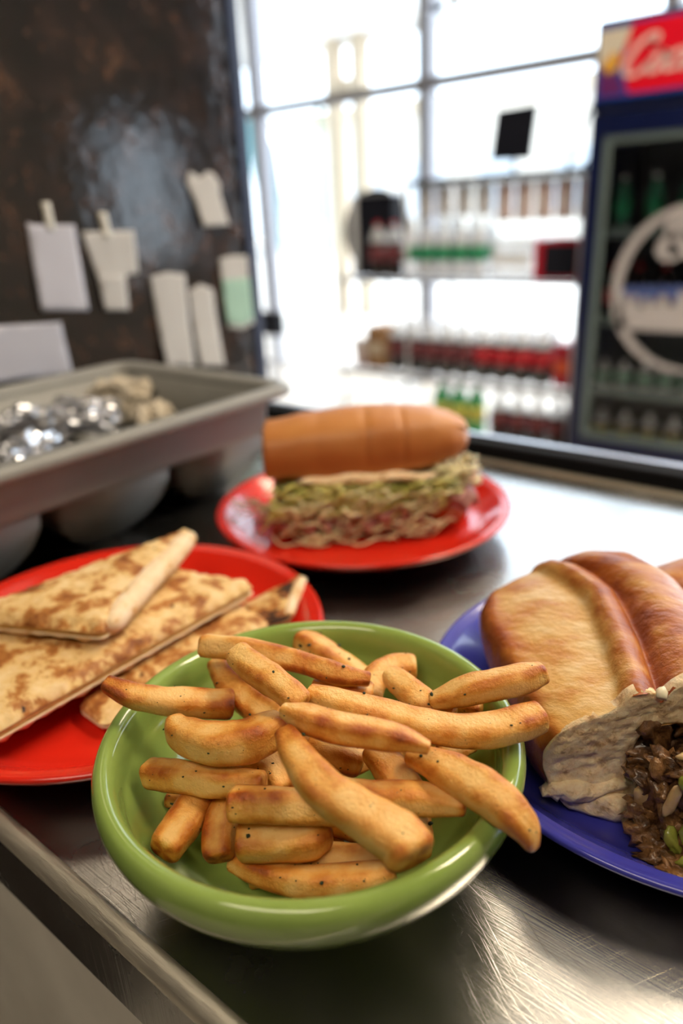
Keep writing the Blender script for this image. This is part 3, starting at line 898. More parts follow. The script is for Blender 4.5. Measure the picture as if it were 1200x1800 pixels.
# ------------------------------------------------------------------ steak sandwich on the blue plate
def loaf(root, place, seed, filling=True):
    """a hinged half sub: place(x, y, z) puts it into the world; the cut face looks along -y, the opening along +x"""
    outer = [(.094, .0125, .7), (.086, .019, .75), (.0785, .034, .85), (.0775, .045, .92), (.0815, .0545, .88), (.0850, .0582, .34), (.094, .0635, .30), (.1035, .0675, .10), (.1070, .0730, .50), (.1115, .0765, .66), (.1180, .0745, .74),
             (.1208, .0715, 1.0), (.1255, .0780, .74), (.1340, .0825, .66), (.147, .080, .66), (.160, .070, .72), (.169, .058, .72)]
    inner = [(.165, .052, .1), (.145, .056, .1), (.126, .0585, .1), (.1165, .055, .1), (.1130, .043, .1), (.1115, .031, .1), (.119, .0225, .1), (.138, .0205, .1), (.156, .020, .1), (.160, .0155, .3), (.150, .0125, .5), (.12, .0115, .6)]
    # y, shift of the left flank, shift of ridge and lobe, z scale, squeeze towards (.122, .045)
    stations = [(.234, 0, 0, 1.0, 1.0), (.240, -.0015, .001, 1.0, 1.01), (.252, -.0045, .004, 1.0, 1.0), (.270, -.0055, .008, 1.0, 1.0), (.292, -.006, .0105, 1.0, 1.0), (.312, -.007, .012, 1.0, 1.0), (.330, -.007, .010, .985, 1.0),
                (.345, -.006, .006, .96, .975), (.357, -.003, .001, .925, .92), (.366, .001, -.003, .88, .80), (.3715, .004, -.004, .84, .58), (.3735, .005, -.004, .82, .25)]
    secs, tones = [], []
    n = 110
    for (y, dl, dr, zs, sq) in stations:
        pts = []
        for i, (x, z, tn) in enumerate(outer + inner):
            w = min(1, max(0, (i - 4) / 3)) if i < 17 else 1.0
            xx = x + dl * (1 - w) + dr * w * (1 if i < 15 else .6)
            zz = .0115 + (z - .0115) * zs
            xx = .122 + (xx - .122) * sq
            zz = .042 + (zz - .042) * (sq if zz > .042 else sq ** .6)
            pts.append((xx, zz, tn))
        c = cr(pts, n, True)
        ring = []
        tr = []
        for (x, z, tn) in c:
            g = .0006 * vrand((x, y, z), 90, seed) + .0012 * vrand((x, y, z), 32, seed)
            yy = y + (.0022 * vrand((x, 0, z), 130, seed + 3) if y < .236 else 0) - (.006 * max(0, min(1, (z - .04) / .04)) if y < .26 else 0)
            ring.append(place(x + g, yy, z + g))
            tt = tn + .10 * vrand((x, y, z), 60, seed + 9) 
            if y > .35 and tn < .5:
                tt += .25 * (y - .35) / .02
            tr.append(max(0.02, min(1, tt)))
        secs.append(ring)
        tones.append(tr)
    b = MB()
    b.loft(secs, False, True, tones=tones)
    crust = b.build('bread_crust', M_['crust'], root)
    # crumb of the cut face
    poly = [(p[0], p[1]) for p in cr([(a, c_) for a, c_, _ in outer + inner], 80, True)]
    def crumb(x, z, d):
        k = min(1, d / .004)
        h = .0007 * vrand((x, 1, z), 260, seed) + .0011 * vrand((x, 2, z), 90, seed) - .0016 * max(0, vrand((x, 3, z), 300, seed))
        return place(x, .2338 - .006 * max(0, min(1, (z - .04) / .04)) - k * (.0006 + h), z)
    b = MB()
    b.slab(poly, .0013, crumb, lambda x, z, d: place(x, .2395 - .006 * max(0, min(1, (z - .04) / .04)), z), seed=seed)
    b.build('bread_crumb', M_['crumb'], root)
    # torn flaps under the cut
    b = MB()
    fl = [(.0905, .0125), (.0925, .019), (.103, .0235), (.115, .021), (.127, .018), (.140, .0165), (.142, .0125), (.128, .0112), (.112, .0105), (.100, .0103)]
    b.slab(fl, .0018, lambda x, z, d: place(x, .2322 - .0018 * min(1, d / .003) + .0016 * vrand((x, 0, z), 160, seed) + .003 * math.sin(x * 160), z + .0006 * vrand((x, 4, z), 300)), lambda x, z, d: place(x, .2400, z), seed=seed)
    b.build('bread_flap', M_['crumb'], root)
    b = MB()
    fl = [(.0775, .0235), (.0797, .0255), (.0815, .0290), (.090, .0300), (.100, .0285), (.108, .0300), (.113, .0270), (.109, .0235), (.102, .0215), (.0945, .0185), (.0885, .0195), (.0850, .0222), (.0838, .0205), (.0812, .0226)]
    b.slab(fl, .0014, lambda x, z, d: place(x, .2316 - .0022 * min(1, d / .004) + .0016 * vrand((x, 0, z), 200, seed) , z), lambda x, z, d: place(x, .2370, z), seed=seed)
    b.build('torn_edge', M_['crumb'], root)
    if not filling:
        return
    rnd = random.Random(seed)
    def shred(name, m, c, ax, sub=3, amp=.55, fq=1.5, lab=None, rz=None):
        q = MB()
        rot = Matrix.Rotation(rnd.uniform(0, 6.28) if rz is None else rz, 3, 'Y') @ Matrix.Rotation(rnd.uniform(-.5, .5), 3, 'X')
        q.blob((0, 0, 0), ax, sub, amp, fq, rnd.uniform(0, 99), rot)
        q.v = [place(c[0] + p[0], c[1] + p[1], c[2] + p[2]) for p in q.v]
        return q.build(name, m, root, label=lab)
    # the packed heap behind, then the shreds that show at the cut
    for i in range(62):
        x = rnd.uniform(.119, .163)
        z = rnd.uniform(.020, .056)
        y = rnd.uniform(.220, .250) if i < 40 else rnd.uniform(.25, .345)
        s = rnd.uniform(.0034, .0070)
        shred('meat_shred', M_['meat'], (x, y, z), (s * rnd.uniform(1.3, 2.4), s, s * rnd.uniform(.5, .9)), 3, .75, 1.9)
    for (x, y, z, s) in [(.1160, .2235, .036, .0050), (.121, .219, .0315, .006), (.127, .217, .037, .0058), (.1175, .2205, .0245, .0050), (.1235, .2165, .025, .0055), (.1335, .216, .029, .0062), (.139, .218, .042, .006),
                         (.132, .217, .049, .006), (.1225, .222, .045, .005), (.142, .214, .034, .006), (.147, .218, .050, .006), (.149, .213, .028, .006), (.136, .212, .022, .006), (.128, .2125, .0185, .0055), (.143, .2085, .0185, .006)]:
        shred('meat_shred', M_['meat'], (x, y, z), (s * 1.9, s, s * .95), 3, .85, 2.0)
    for (x, y, z, sx, sz, rz) in [(.1265, .2050, .0300, .0036, .0078, .45), (.1215, .2075, .0220, .0032, .0062, -.3), (.1270, .2080, .0480, .0080, .0036, .5), (.1350, .2060, .0540, .0090, .0036, -.25), (.1290, .1980, .0200, .0100, .0042, .15), (.1350, .2050, .0385, .0085, .0034, .9), (.144, .210, .047, .008, .004, 2.2)]:
        shred('pepper_strip', M_['pepper'], (x, y, z), (sx, .0028, sz), 3, .35, 1.5, 'glossy green pepper piece', rz)
    for (x, y, z, sx, sz, rz) in [(.1135, .2195, .0310, .0030, .0085, -.25), (.1195, .2090, .0405, .0026, .0070, .4), (.1330, .2040, .0250, .0026, .0062, -.6), (.1290, .2160, .0545, .0065, .0024, .1), (.147, .209, .024, .007, .0026, .5)]:
        shred('onion_piece', M_['onion'], (x, y, z), (sx, .0015, sz), 3, .3, 1.4, 'translucent cooked onion piece', rz)
    # shreds hanging down on to the plate
    for (x, y, z, sx, sz, rz) in [(.1135, .2160, .0195, .0066, .0060, .2), (.1170, .2105, .0165, .0066, .0042, .6), (.1250, .2080, .0190, .0038, .0090, .25), (.1255, .2015, .0165, .0062, .0036, -.5), (.1200, .1985, .0170, .0052, .0030, .2), (.1140, .2045, .0165, .0066, .0032, -.2), (.1300, .2075, .0170, .0044, .0072, -.2), (.1160, .1960, .0180, .0050, .0026, .4)]:
        shred('meat_shred', M_['meat'], (x, y, z), (sx, .0050, sz), 3, .85, 2.1, None, rz)
    q = MB()
    q.slab([(0, 0), (.0045, -.001), (.0062, .0008), (.0056, .0034), (.0024, .0030), (.0006, .0022)], .0012, lambda x, y, d: place(.1168 + x * .75, .2265 + y, .0760 + .0011 * min(1, d / .001) + y * .5), lambda x, y, d: place(.1168 + x * .75, .2265 + y, .0745 + y * .5))
    q.build('onion_chip', M_['garlic'], root, label='white onion chip on top of the crust')

PLATE_RIM = [(0.0, .0090), (.084, .0096), (.090, .0098), (.096, .0104), (.102, .0124), (.108, .0160), (.1145, .0211), (.1200, .0240), (.14, .0250)]
def plate_z(x, y):
    r = math.hypot(x - .16708, y - .29697) * .1255 / .1268
    for (r0, z0), (r1, z1) in zip(PLATE_RIM, PLATE_RIM[1:]):
        if r <= r1:
            return .0004 + z0 + (z1 - z0) * (r - r0) / (r1 - r0)
    return .0254
def place_main(x, y, z):
    p = k2w(x, y, max(z, plate_z(x, y) + .0005))
    return (p.x, p.y, p.z)
sub = thing('steak_sandwich', 'crusty half sub with steak and peppers, cut end facing forward on the blue plate', 'sandwich', place_main(.122, .300, .0097))
loaf(sub, place_main, 4)
_rm = Matrix.Translation((.2420, .3500, 0)) @ Matrix.Rotation(R(80), 4, 'Z') @ Matrix.Translation((-.122, -.300, 0))
def place_second(x, y, z):
    p = _rm @ Vector((x, y, z * .66))
    return place_main(p.x, p.y, p.z)
sub2 = thing('steak_sandwich', 'other half of the steak sub, mostly cut off behind it at the right edge', 'sandwich', place_second(.122, .300, .0097))
loaf(sub2, place_second, 11, filling=False)

# ------------------------------------------------------------------ quesadilla wedges on the left red plate
def wedge(corners, label, seed, th=.010, fold=None, step=.0045, m='tortilla'):
    """corners: (x, y, z of underside); fold: index of the edge that is a closed fold"""
    n = len(corners)
    c0, c1, c2 = (Vector(c) for c in corners[:3])
    nv = (c1 - c0).cross(c2 - c0)
    if nv.z < 0:
        nv = -nv
    def zb(x, y):
        return c0.z - (nv.x * (x - c0.x) + nv.y * (y - c0.y)) / nv.z
    # round the corners of the outline
    out = []
    for i in range(n):
        p, a, d = Vector(corners[i][:2]), Vector(corners[i - 1][:2]), Vector(corners[(i + 1) % n][:2])
        ra = min(.006, (a - p).length * .3)
        rd = min(.006, (d - p).length * .3)
        pa = p + (a - p).normalized() * ra
        pd = p + (d - p).normalized() * rd
        for u in (0, .25, .5, .75, 1):
            out.append(pa * (1 - u) ** 2 + p * 2 * u * (1 - u) + pd * u * u)
    rnd = random.Random(seed)
    cx = sum(c[0] for c in corners) / n
    cy = sum(c[1] for c in corners) / n
    t = thing('quesadilla_wedge', label, 'quesadilla', (cx, cy, zb(cx, cy)), group='quesadilla wedges on the red plate')
    def wav(x, y):
        return .0011 * vrand((x, y, 0), 45, seed) + .0005 * vrand((x, y, 0), 140, seed)
    def bulge(d):
        return .0022 * min(1, d / .02)
    er = .0035
    def rnd_edge(d):
        q = min(1, d / er)
        return math.sqrt(max(0, 1 - (1 - q) ** 2))
    b = MB()
    b.slab(out, step, lambda x, y, d: (x, y, zb(x, y) + th * .62 + th * .38 * rnd_edge(d) + bulge(d) + wav(x, y)), lambda x, y, d: (x, y, zb(x, y) + th * .62 + bulge(d) * .5 + wav(x, y) * .3), seed=seed)
    b.build('top_tortilla', M_[m], t)
    b = MB()
    b.slab(out, step * 1.4, lambda x, y, d: (x, y, zb(x, y) + th * .36), lambda x, y, d: (x, y, zb(x, y) + th * .3 * (1 - rnd_edge(d))), seed=seed + 1)
    b.build('bottom_tortilla', M_['tortilla_edge'], t)
    inn = []
    for p in out:
        q = Vector((cx, cy)) - p
        inn.append(p + q.normalized() * .0016)
    b = MB()
    b.slab(inn, step * 1.6, lambda x, y, d: (x, y, zb(x, y) + th * .64), lambda x, y, d: (x, y, zb(x, y) + th * .33), seed=seed + 2)
    b.build('cheese_filling', M_['cheese'], t)
    if fold is not None:
        a, d = Vector(corners[fold]), Vector(corners[(fold + 1) % n])
        pts = []
        rs = []
        for i in range(13):
            u = .02 + .96 * i / 12
            p = a.lerp(d, u)
            cxy = Vector((cx - p.x, cy - p.y)).normalized() * .0030
            pts.append((p.x + cxy.x, p.y + cxy.y, zb(p.x, p.y) + th * .55 + .0007 * vrand(p, 60, seed)))
            rs.append(th * (.62 - .20 * abs(2 * u - 1) ** 6))
        b = MB()
        b.tube(pts, rs, 14, .86)
        b.build('folded_edge', M_['tortilla_edge'], t, subsurf=1, label='pale folded edge')
    return t
wedge([(-0.3720, 0.2907, 0.0445), (-0.3112, 0.1742, 0.0430), (-0.3963, 0.1362, 0.0420)], 'topmost quesadilla wedge with a pale folded edge on the right', 3, .0135, fold=0)
wedge([(-0.3036, 0.2792, 0.0260), (-0.3061, 0.0968, 0.0240), (-0.4262, 0.0948, 0.0240), (-0.4122, 0.2473, 0.0260)], 'largest quesadilla wedge, lying under the topmost one', 5, .0145)
wedge([(-0.2810, 0.2679, 0.0160), (-0.2852, 0.1503, 0.0135), (-0.3115, 0.1516, 0.0135), (-0.3540, 0.2627, 0.0145), (-0.3101, 0.2740, 0.0155)], 'lower quesadilla wedge reaching under the green bowl rim', 7, .0075)
wedge([(-0.3004, 0.3223, 0.0210), (-0.2726, 0.2767, 0.0185), (-0.2919, 0.2549, 0.0140), (-0.3161, 0.2737, 0.0150)], 'charred pointed quesadilla wedge nearest the bowl at right', 9, .007, fold=0, m='tortilla_char')
wedge([(-0.3885, 0.2859, 0.0160), (-0.3410, 0.2756, 0.0160), (-0.3303, 0.2287, 0.0140), (-0.4042, 0.2302, 0.0140)], 'quesadilla tip peeking out between the two upper wedges', 12, .009)

# ------------------------------------------------------------------ lettuce and ham sub on the far plate
SX, SY = .0182, .5712
def bun_sections(prof, xs, seed, k=36):
    """prof(x) -> list of (y, z, tone) control points"""
    secs, tones = [], []
    for x in xs:
        c = cr(prof(x), k, True)
        secs.append([k2w(x + .0012 * vrand((x, y, z), 60, seed), y + .001 * vrand((x, y, z), 35, seed), z + .001 * vrand((x, y, z), 40, seed)) for y, z, t in c])
        tones.append([max(.02, t + .08 * vrand((x, y, z), 40, seed)) for y, z, t in c])
    return secs, tones
def lerp_tab(tab, x):
    for (a, va), (b_, vb) in zip(tab, tab[1:]):
        if x <= b_:
            u = max(0, (x - a) / (b_ - a))
            u = u * u * (3 - 2 * u) if len(tab) < 4 else u
            return tuple(p + (q - p) * u for p, q in zip(va, vb))
    return tab[-1][1]
TOP = [(-.060, (.546, .604, .0615, .0935)), (-.0585, (.540, .611, .058, .0965)), (-.03, (.537, .613, .0575, .1015)), (0, (.536, .615, .0575, .1050)), (.03, (.536, .615, .058, .1065)), (.055, (.538, .612, .0595, .1055)),
       (.075, (.541, .609, .062, .1030)), (.090, (.545, .605, .0655, .0985)), (.101, (.552, .598, .0695, .0930)), (.1075, (.563, .590, .0755, .0865))]
def top_prof(x):
    y0, y1, z0, z1 = lerp_tab(TOP, x)
    ym = (y0 + y1) / 2
    dent = .0012 * (math.exp(-((x - .022) / .0026) ** 2) + math.exp(-((x - .051) / .0026) ** 2) + .5 * math.exp(-((x + .016) / .004) ** 2))
    h = z1 - z0
    return [(y0 + .004, z0 + .001, .45), (y0 + dent, z0 + h * .22, .78), (y0 + .0005 + dent, z0 + h * .52, .62), (y0 + .006 + dent, z0 + h * .80, .50), (ym - .016, z1 - .002 - dent, .42), (ym + .006, z1, .50), (y1 - .010, z0 + h * .72, .6),
            (y1, z0 + h * .3, .7), (y1 - .004, z0 + .001, .5), (ym, z0 - .001, .05)]
sub3 = thing('lettuce_sub', 'golden sub roll filled with shredded lettuce and ham on the far red plate', 'sandwich', tuple(k2w(.0218, .570, .0098)))
b = MB()
xs = [-.060, -.0588] + [-.058 + .163 * i / 80 for i in range(81)] + [.1055]
s, tn = bun_sections(top_prof, xs, 3)
b.loft(s, True, True, tones=tn)
b.build('top_bun', M_['bun'], sub3)
def bot_prof(x):
    e = min(1, max(0, (.107 - x) / .02), max(0, (x + .060) / .004)) ** .5
    y0, y1 = .572 - .034 * e, .572 + .036 * e
    z1 = .012 + .020 * e
    return [(y0 + .006, .0105, .7), (y0, .0105 + (z1 - .0105) * .5, .75), (y0 + .003, z1, .5), (.56, z1 + .001, .05), (y1 - .003, z1, .5), (y1, .02, .75), (y1 - .006, .0105, .7), (.572, .0100, .7)]
b = MB()
s, tn = bun_sections(bot_prof, [-.0595 + .166 * i / 30 for i in range(31)], 8, 28)
b.loft(s, True, True, tones=tn)
b.build('bottom_bun', M_['bun'], sub3)
# pale underside of the top bun drooping over the filling
b = MB()
secs = []
for i in range(19):
    x = -.034 + .110 * i / 18
    d = .004 * (1 - abs(2 * i / 18 - 1) ** 3)
    zc = .0585 + .001 * math.sin(i * 1.1)
    secs.append([k2w(x, .5345 + .010 * math.cos(q) * .6, zc + d * math.sin(q)) for q in [2 * PI * j / 10 for j in range(10)]])
b.loft(secs)
b.build('bun_lip', M_['crumb'], sub3)
rnd = random.Random(21)
for i in range(13):                                  # folded ham slices
    x = -.044 + .0118 * i + rnd.uniform(-.003, .003)
    w = rnd.uniform(.010, .016)
    y0 = .5345 + rnd.uniform(-.007, .002)
    zc = .026 + rnd.uniform(-.005, .006) + (.012 if x > .075 else 0)
    b = MB()
    secs = []
    for j in range(9):
        u = j / 8
        xx = x - w + 2 * w * u
        fold = math.sin(u * PI * 3 + i) * .004
        secs.append([k2w(xx, y0 + fold + p[0], zc + fold * .5 + p[1]) for p in ((-.006, -.004), (-.0085, 0), (-.006, .004), (.010, .0045), (.030, .004), (.030, .0020), (.010, .0015), (-.003, 0), (.010, -.002), (.030, -.003), (.030, -.005), (.010, -.0045))])
    b.loft(secs)
    b.build('ham_slice', M_['ham'], sub3)
def strands(nm, m, count, xr, yr, zr, length, drop, seed, w=.0011):
    rn = random.Random(seed)
    q = MB()
    for i in range(count):
        x, y, z = rn.uniform(*xr), rn.uniform(*yr), rn.uniform(*zr)
        a = rn.uniform(-.9, .9)
        L_ = rn.uniform(.5, 1) * length
        dx = math.cos(a) * L_ * rn.choice((-1, 1))
        dz = -abs(rn.gauss(0, drop))
        dy = -rn.uniform(.0, .006)
        pts = []
        for j in range(6):
            u = j / 5
            pts.append(k2w(x + dx * (u - .5) + .002 * math.sin(u * 5 + i), y + dy * math.sin(u * 3) + .0015 * math.sin(u * 7 + i * 2), max(.0125, z + dz * u * u + .0025 * math.sin(u * 4 + i))))
        q.tube(pts, w * rn.uniform(.7, 1.5), 5, .45)
    return q.build(nm, m, sub3, kind='stuff')
b = MB()
secs = []
for i in range(22):                                  # packed lettuce core
    x = -.054 + .150 * i / 21
    h = .0095 + .002 * math.sin(i * 1.7)
    secs.append([k2w(x, .573 + .031 * math.cos(q) + .003 * vrand((x, q, 0), 40), .046 + h * math.sin(q) + .002 * vrand((x, q, 2), 50)) for q in [2 * PI * j / 16 for j in range(16)]])
b.loft(secs)
b.build('lettuce_bed', M_['lettuce'], sub3)
strands('lettuce_shreds', M_['lettuce'], 300, (-.052, .088), (.5250, .5420), (.032, .056), .026, .008, 31, .0014)
strands('pale_lettuce_shreds', M_['lettuce_pale'], 120, (-.050, .082), (.5200, .5360), (.018, .052), .028, .010, 32, .0011)
strands('right_lettuce_tuft', M_['lettuce_pale'], 70, (.072, .108), (.538, .575), (.046, .064), .020, .004, 33, .0018)
strands('fallen_shreds', M_['lettuce_pale'], 26, (-.035, .070), (.514, .528), (.014, .022), .030, .004, 34, .0010)
strands('onion_shreds', M_['lettuce_pale'], 16, (-.088, -.056), (.545, .575), (.0245, .034), .030, .006, 35, .0011)
for i in range(9):
    x = -.046 + i * .0165
    b = MB()
    b.blob(k2w(x, .5325 + rnd.uniform(-.003, .002), .048 + rnd.uniform(-.004, .007)), (.0052, .0040, .0030), 2, .2, 1.5, i)
    b.build('pickle_slice', M_['olive'], sub3)

# ------------------------------------------------------------------ grey cutlery bin
bin_ = thing('cutlery_bin', 'grey plastic cutlery bin with rounded compartments on the counter by the dark wall', 'bin', (-0.605, 0.265, 0))
RX0, RX1, RY0, RY1, RZ = -0.743, -0.467, 0.012, 0.516, 0.104
def rrect(x0, x1, y0, y1, r, n=6):
    pts = []
    for cx_, cy_, a0 in ((x1 - r, y1 - r, 0), (x0 + r, y1 - r, 90), (x0 + r, y0 + r, 180), (x1 - r, y0 + r, 270)):
        for i in range(n + 1):
            a = R(a0 + 90 * i / n)
            pts.append((cx_ + r * math.cos(a), cy_ + r * math.sin(a)))
    return pts
def ring_loft(mb, stack):
    """stack of (inset, z, radius)"""
    secs = []
    for ins, z, r in stack:
        secs.append([(x, y, z) for x, y in rrect(RX0 + ins, RX1 - ins, RY0 + ins, RY1 - ins, r)])
    mb.loft(secs + [secs[0]], False, False)
b = MB()
ring_loft(b, [(.020, RZ - .012, .014), (.014, RZ - .0105, .018), (.004, RZ - .0125, .022), (.0008, RZ - .0105, .024), (0, RZ - .006, .024), (.0025, RZ - .0012, .024), (.007, RZ, .022), (.014, RZ - .0005, .018), (.019, RZ - .0035, .015), (.022, RZ - .008, .014)])
b.build('rim', M_['grey_plastic'], bin_, subsurf=1)
b = MB()
ring_loft(b, [(.0195, RZ - .010, .014), (.021, .086, .013), (.0235, .060, .012), (.0245, .0555, .012), (.0285, .0555, .010), (.0275, .060, .010), (.024, RZ - .010, .012)])
b.build('side_band', M_['grey_plastic'], bin_)
def u_profile(yc, w, z_top, z_bot, n=20):
    pts = []
    r = w / 2
    hgt = z_top - z_bot
    for i in range(n + 1):
        a = PI * i / n
        pts.append((yc - r * math.cos(a), z_top - hgt * math.sin(a) ** .85))
    return pts
PITCH_B = 0.1215
BIN_Y = [RY1 - .0245 - .0555 - PITCH_B * i for i in range(4)]
for i, yc in enumerate(BIN_Y):
    w = .103
    b = MB()
    secs = []
    # outside skin, front end curving in like a scoop
    for x, ins, dz in ((RX1 - .0255, 0, 0), (RX1 - .030, .000, 0), (RX1 - .052, .0, 0)):
        pass
    def ring(x, k, off):
        return [(x, yc + (y - yc) * k, z) for y, z in u_profile(yc, w - 2 * off, .0570, off)]
    def scoop(x_top, x_bot, off, k=1.0):
        out = []
        for y, z in u_profile(yc, w - 2 * off, .0570, off):
            u = 1 - (z - off) / (.0570 - off)
            out.append((x_top + (x_bot - x_top) * u ** 1.6, y, z))
        return out
    xo0, xo1 = RX1 - .0250, RX1 - .0560
    xb0, xb1 = RX0 + .0250, RX0 + .0560
    secs = [scoop(xo0, xo1, 0.0), scoop(xo0 - .03, xo1 - .012, 0.0), scoop((xo0 + xb0) / 2, (xo0 + xb0) / 2, 0.0), scoop(xb0 + .03, xb1 + .012, 0.0), scoop(xb0, xb1, 0.0)]
    b.loft(secs, True, True, closed=False)
    ins = [scoop(xo0 - .003, xo1 - .003, .003), scoop(xo0 - .033, xo1 - .015, .003), scoop((xo0 + xb0) / 2, (xo0 + xb0) / 2, .003), scoop(xb0 + .033, xb1 + .015, .003), scoop(xb0 + .003, xb1 + .003, .003)]
    b.loft(ins, True, True, closed=False)
    b.build('compartment', M_['grey_plastic'], bin_, recalc=False)
for i in range(3):
    yc = (BIN_Y[i] + BIN_Y[i + 1]) / 2
    b = MB()
    secs = []
    for x in [RX0 + .027 + (RX1 - RX0 - .054) * j / 10 for j in range(11)]:
        secs.append([(x, yc - .0105, .0560), (x, yc - .0065, .0610), (x, yc, .0625), (x, yc + .0065, .0610), (x, yc + .0105, .0560), (x, yc, .0540)])
    b.loft(secs)
    b.build('divider', M_['grey_plastic'], bin_)
# wrapped cutlery bundles heaped in the bin
def bundle(c, ax, m, label, seed, rz):
    b = MB()
    b.blob(c, ax, 4, .55, 1.9, seed, Matrix.Rotation(rz, 3, 'Z'))
    o = b.build('cutlery_bundle', m, smooth=False)
    return tag(o, label, 'cutlery bundle', 'wrapped bundles in the grey bin')
bundle((-0.655, 0.392, .071), (.040, .026, .020), M_['foil'], 'bright silver foil wrapped bundle in the middle of the grey bin', 3, .5)
bundle((-0.700, 0.350, .067), (.034, .024, .020), M_['foil'], 'bluish silver foil bundle behind the bright one in the bin', 5, 1.2)
bundle((-0.640, 0.330, .065), (.038, .026, .018), M_['dark_foil'], 'dark wrapped bundle in front of the silver bundles in the bin', 7, .2)
bundle((-0.690, 0.462, .073), (.030, .020, .022), M_['napkin'], 'beige paper napkin bundle at the far end of the bin', 9, .9)
bundle((-0.600, 0.300, .067), (.030, .022, .020), M_['foil'], 'silver bundle at the left edge of the picture in the bin', 12, 2.0)
bundle((-0.622, 0.452, .063), (.026, .018, .014), M_['napkin'], 'small beige bundle beside the napkin bundle in the bin', 15, 2.4)

# ------------------------------------------------------------------ paper slips on the dark wall
def slip(poly, label, m, cat='paper slip', lines=0, extra=None, tape=None, lift=.004, name='paper_slip'):
    zs = [p[1] for p in poly]
    ys = [p[0] for p in poly]
    t = thing(name, label, cat, (-0.842, sum(ys) / len(ys), min(zs)), group='paper slips pinned to the dark wall')
    z1, z0 = max(zs), min(zs)
    def off(y, z):
        return -0.8415 + .0015 + lift * ((z1 - z) / (z1 - z0)) ** 2 + .0008 * vrand((0, y, z), 40)
    b = MB()
    b.slab(poly, .007, lambda y, z, d: (off(y, z) + .0004, y, z), lambda y, z, d: (off(y, z), y, z))
    b.build('sheet', m, t)
    if extra:
        b = MB()
        b.slab(extra[0], .007, lambda y, z, d: (off(y, z) + .0010, y, z), lambda y, z, d: (off(y, z) + .0005, y, z))
        b.build('lower_sheet', extra[1], t, label=extra[2])
    if tape:
        b = MB()
        b.slab(tape, .006, lambda y, z, d: (off(y, z) + .0014 if z < z1 else -0.8395, y, z), lambda y, z, d: (off(y, z) + .0006 if z < z1 else -0.8412, y, z))
        b.build('tape', M_['tape'], t)
    return t
slip([(.477, .258), (.485, .2555), (.538, .2530), (.535, .153), (.472, .160)], 'tall white order slip taped at far left of the dark wall', M_['paper_blue'], tape=[(.5000, .279), (.5105, .279), (.5115, .248), (.5015, .248)])
slip([(.546, .245), (.580, .2440), (.623, .2430), (.620, .190), (.599, .189), (.594, .146), (.559, .150), (.557, .190)], 'wide white slip with a second slip hanging below it', M_['paper'], tape=[(.574, .266), (.586, .266), (.588, .236), (.577, .236)],
     extra=([(.557, .193), (.599, .191), (.594, .146), (.559, .150)], M_['paper'], 'second slip'))
slip([(.639, .184), (.668, .1875), (.699, .182), (.6905, .055), (.641, .064)], 'long white receipt hanging left of the shorter one near the bin', M_['paper'], lift=.008)
slip([(.701, .159), (.725, .1665), (.748, .157), (.748, .045), (.702, .053)], 'long narrow receipt second from the wall end', M_['paper'], lift=.008)
slip([(.767, .198), (.795, .2005), (.824, .198), (.8225, .098), (.795, .092), (.766, .099)], 'white and mint green slip beside the dark wall end', M_['paper'],
     extra=([(.7665, .168), (.823, .166), (.8222, .1045), (.795, .0985), (.7665, .1055)], M_['mint'], 'mint green lower half'))
slip([(.7205, .300), (.728, .3135), (.738, .3110), (.744, .3060), (.752, .3085), (.760, .3140), (.770, .3125), (.782, .2985), (.7800, .285), (.787, .243), (.738, .243), (.733, .272)], 'torn white slip with notched top pinned highest on the wall', M_['paper'], lift=.006)
slip([(.35, .155), (.421, .150), (.496, .1435), (.497, .080), (.35, .092)], 'large white sheet low on the wall behind the bin at left', M_['paper_blue'], lift=.003)

# ------------------------------------------------------------------ drinks rack
RKX0, RKX1, RKY0, RKY1 = -2.84, -1.375, 3.55, 4.02
rack = thing('drinks_rack', 'wire display rack of soft drinks in front of the storefront window', 'rack', (-1.9, 3.78, FLOOR_Z))
def wire_shelf(z, x0, x1, lip=True):
    b = MB()
    for y in (RKY0, RKY1):
        b.box(x0, x1, y - .008, y + .008, z - .022, z - .002)
    n = int((x1 - x0) / .05)
    for i in range(n + 1):
        x = x0 + (x1 - x0) * i / n
        b.box(x - .003, x + .003, RKY0, RKY1, z - .008, z - .002)
    return b.build('wire_shelf', M_['chrome'], rack, smooth=False)
SH = [-0.965, -0.635, -0.105, 0.395]
wire_shelf(SH[0], RKX0, RKX1)
wire_shelf(SH[1], RKX0, RKX1)
wire_shelf(SH[2], RKX0, RKX1)
b = MB()
b.box(-2.37, RKX1, RKY0 - .01, RKY1, SH[3] - .03, SH[3])
b.build('top_shelf', M_['wire'], rack, smooth=False, bevel=.004)
for x, zt in ((RKX0, SH[2] + .02), (-2.36, SH[3] - .03), (RKX1, SH[3] - .03)):
    for y in (RKY0 - .012, RKY1):
        b = MB()
        b.tube([(x, y, FLOOR_Z), (x, y, zt)], .011, 8)
        b.build('post', M_['chrome'], rack)

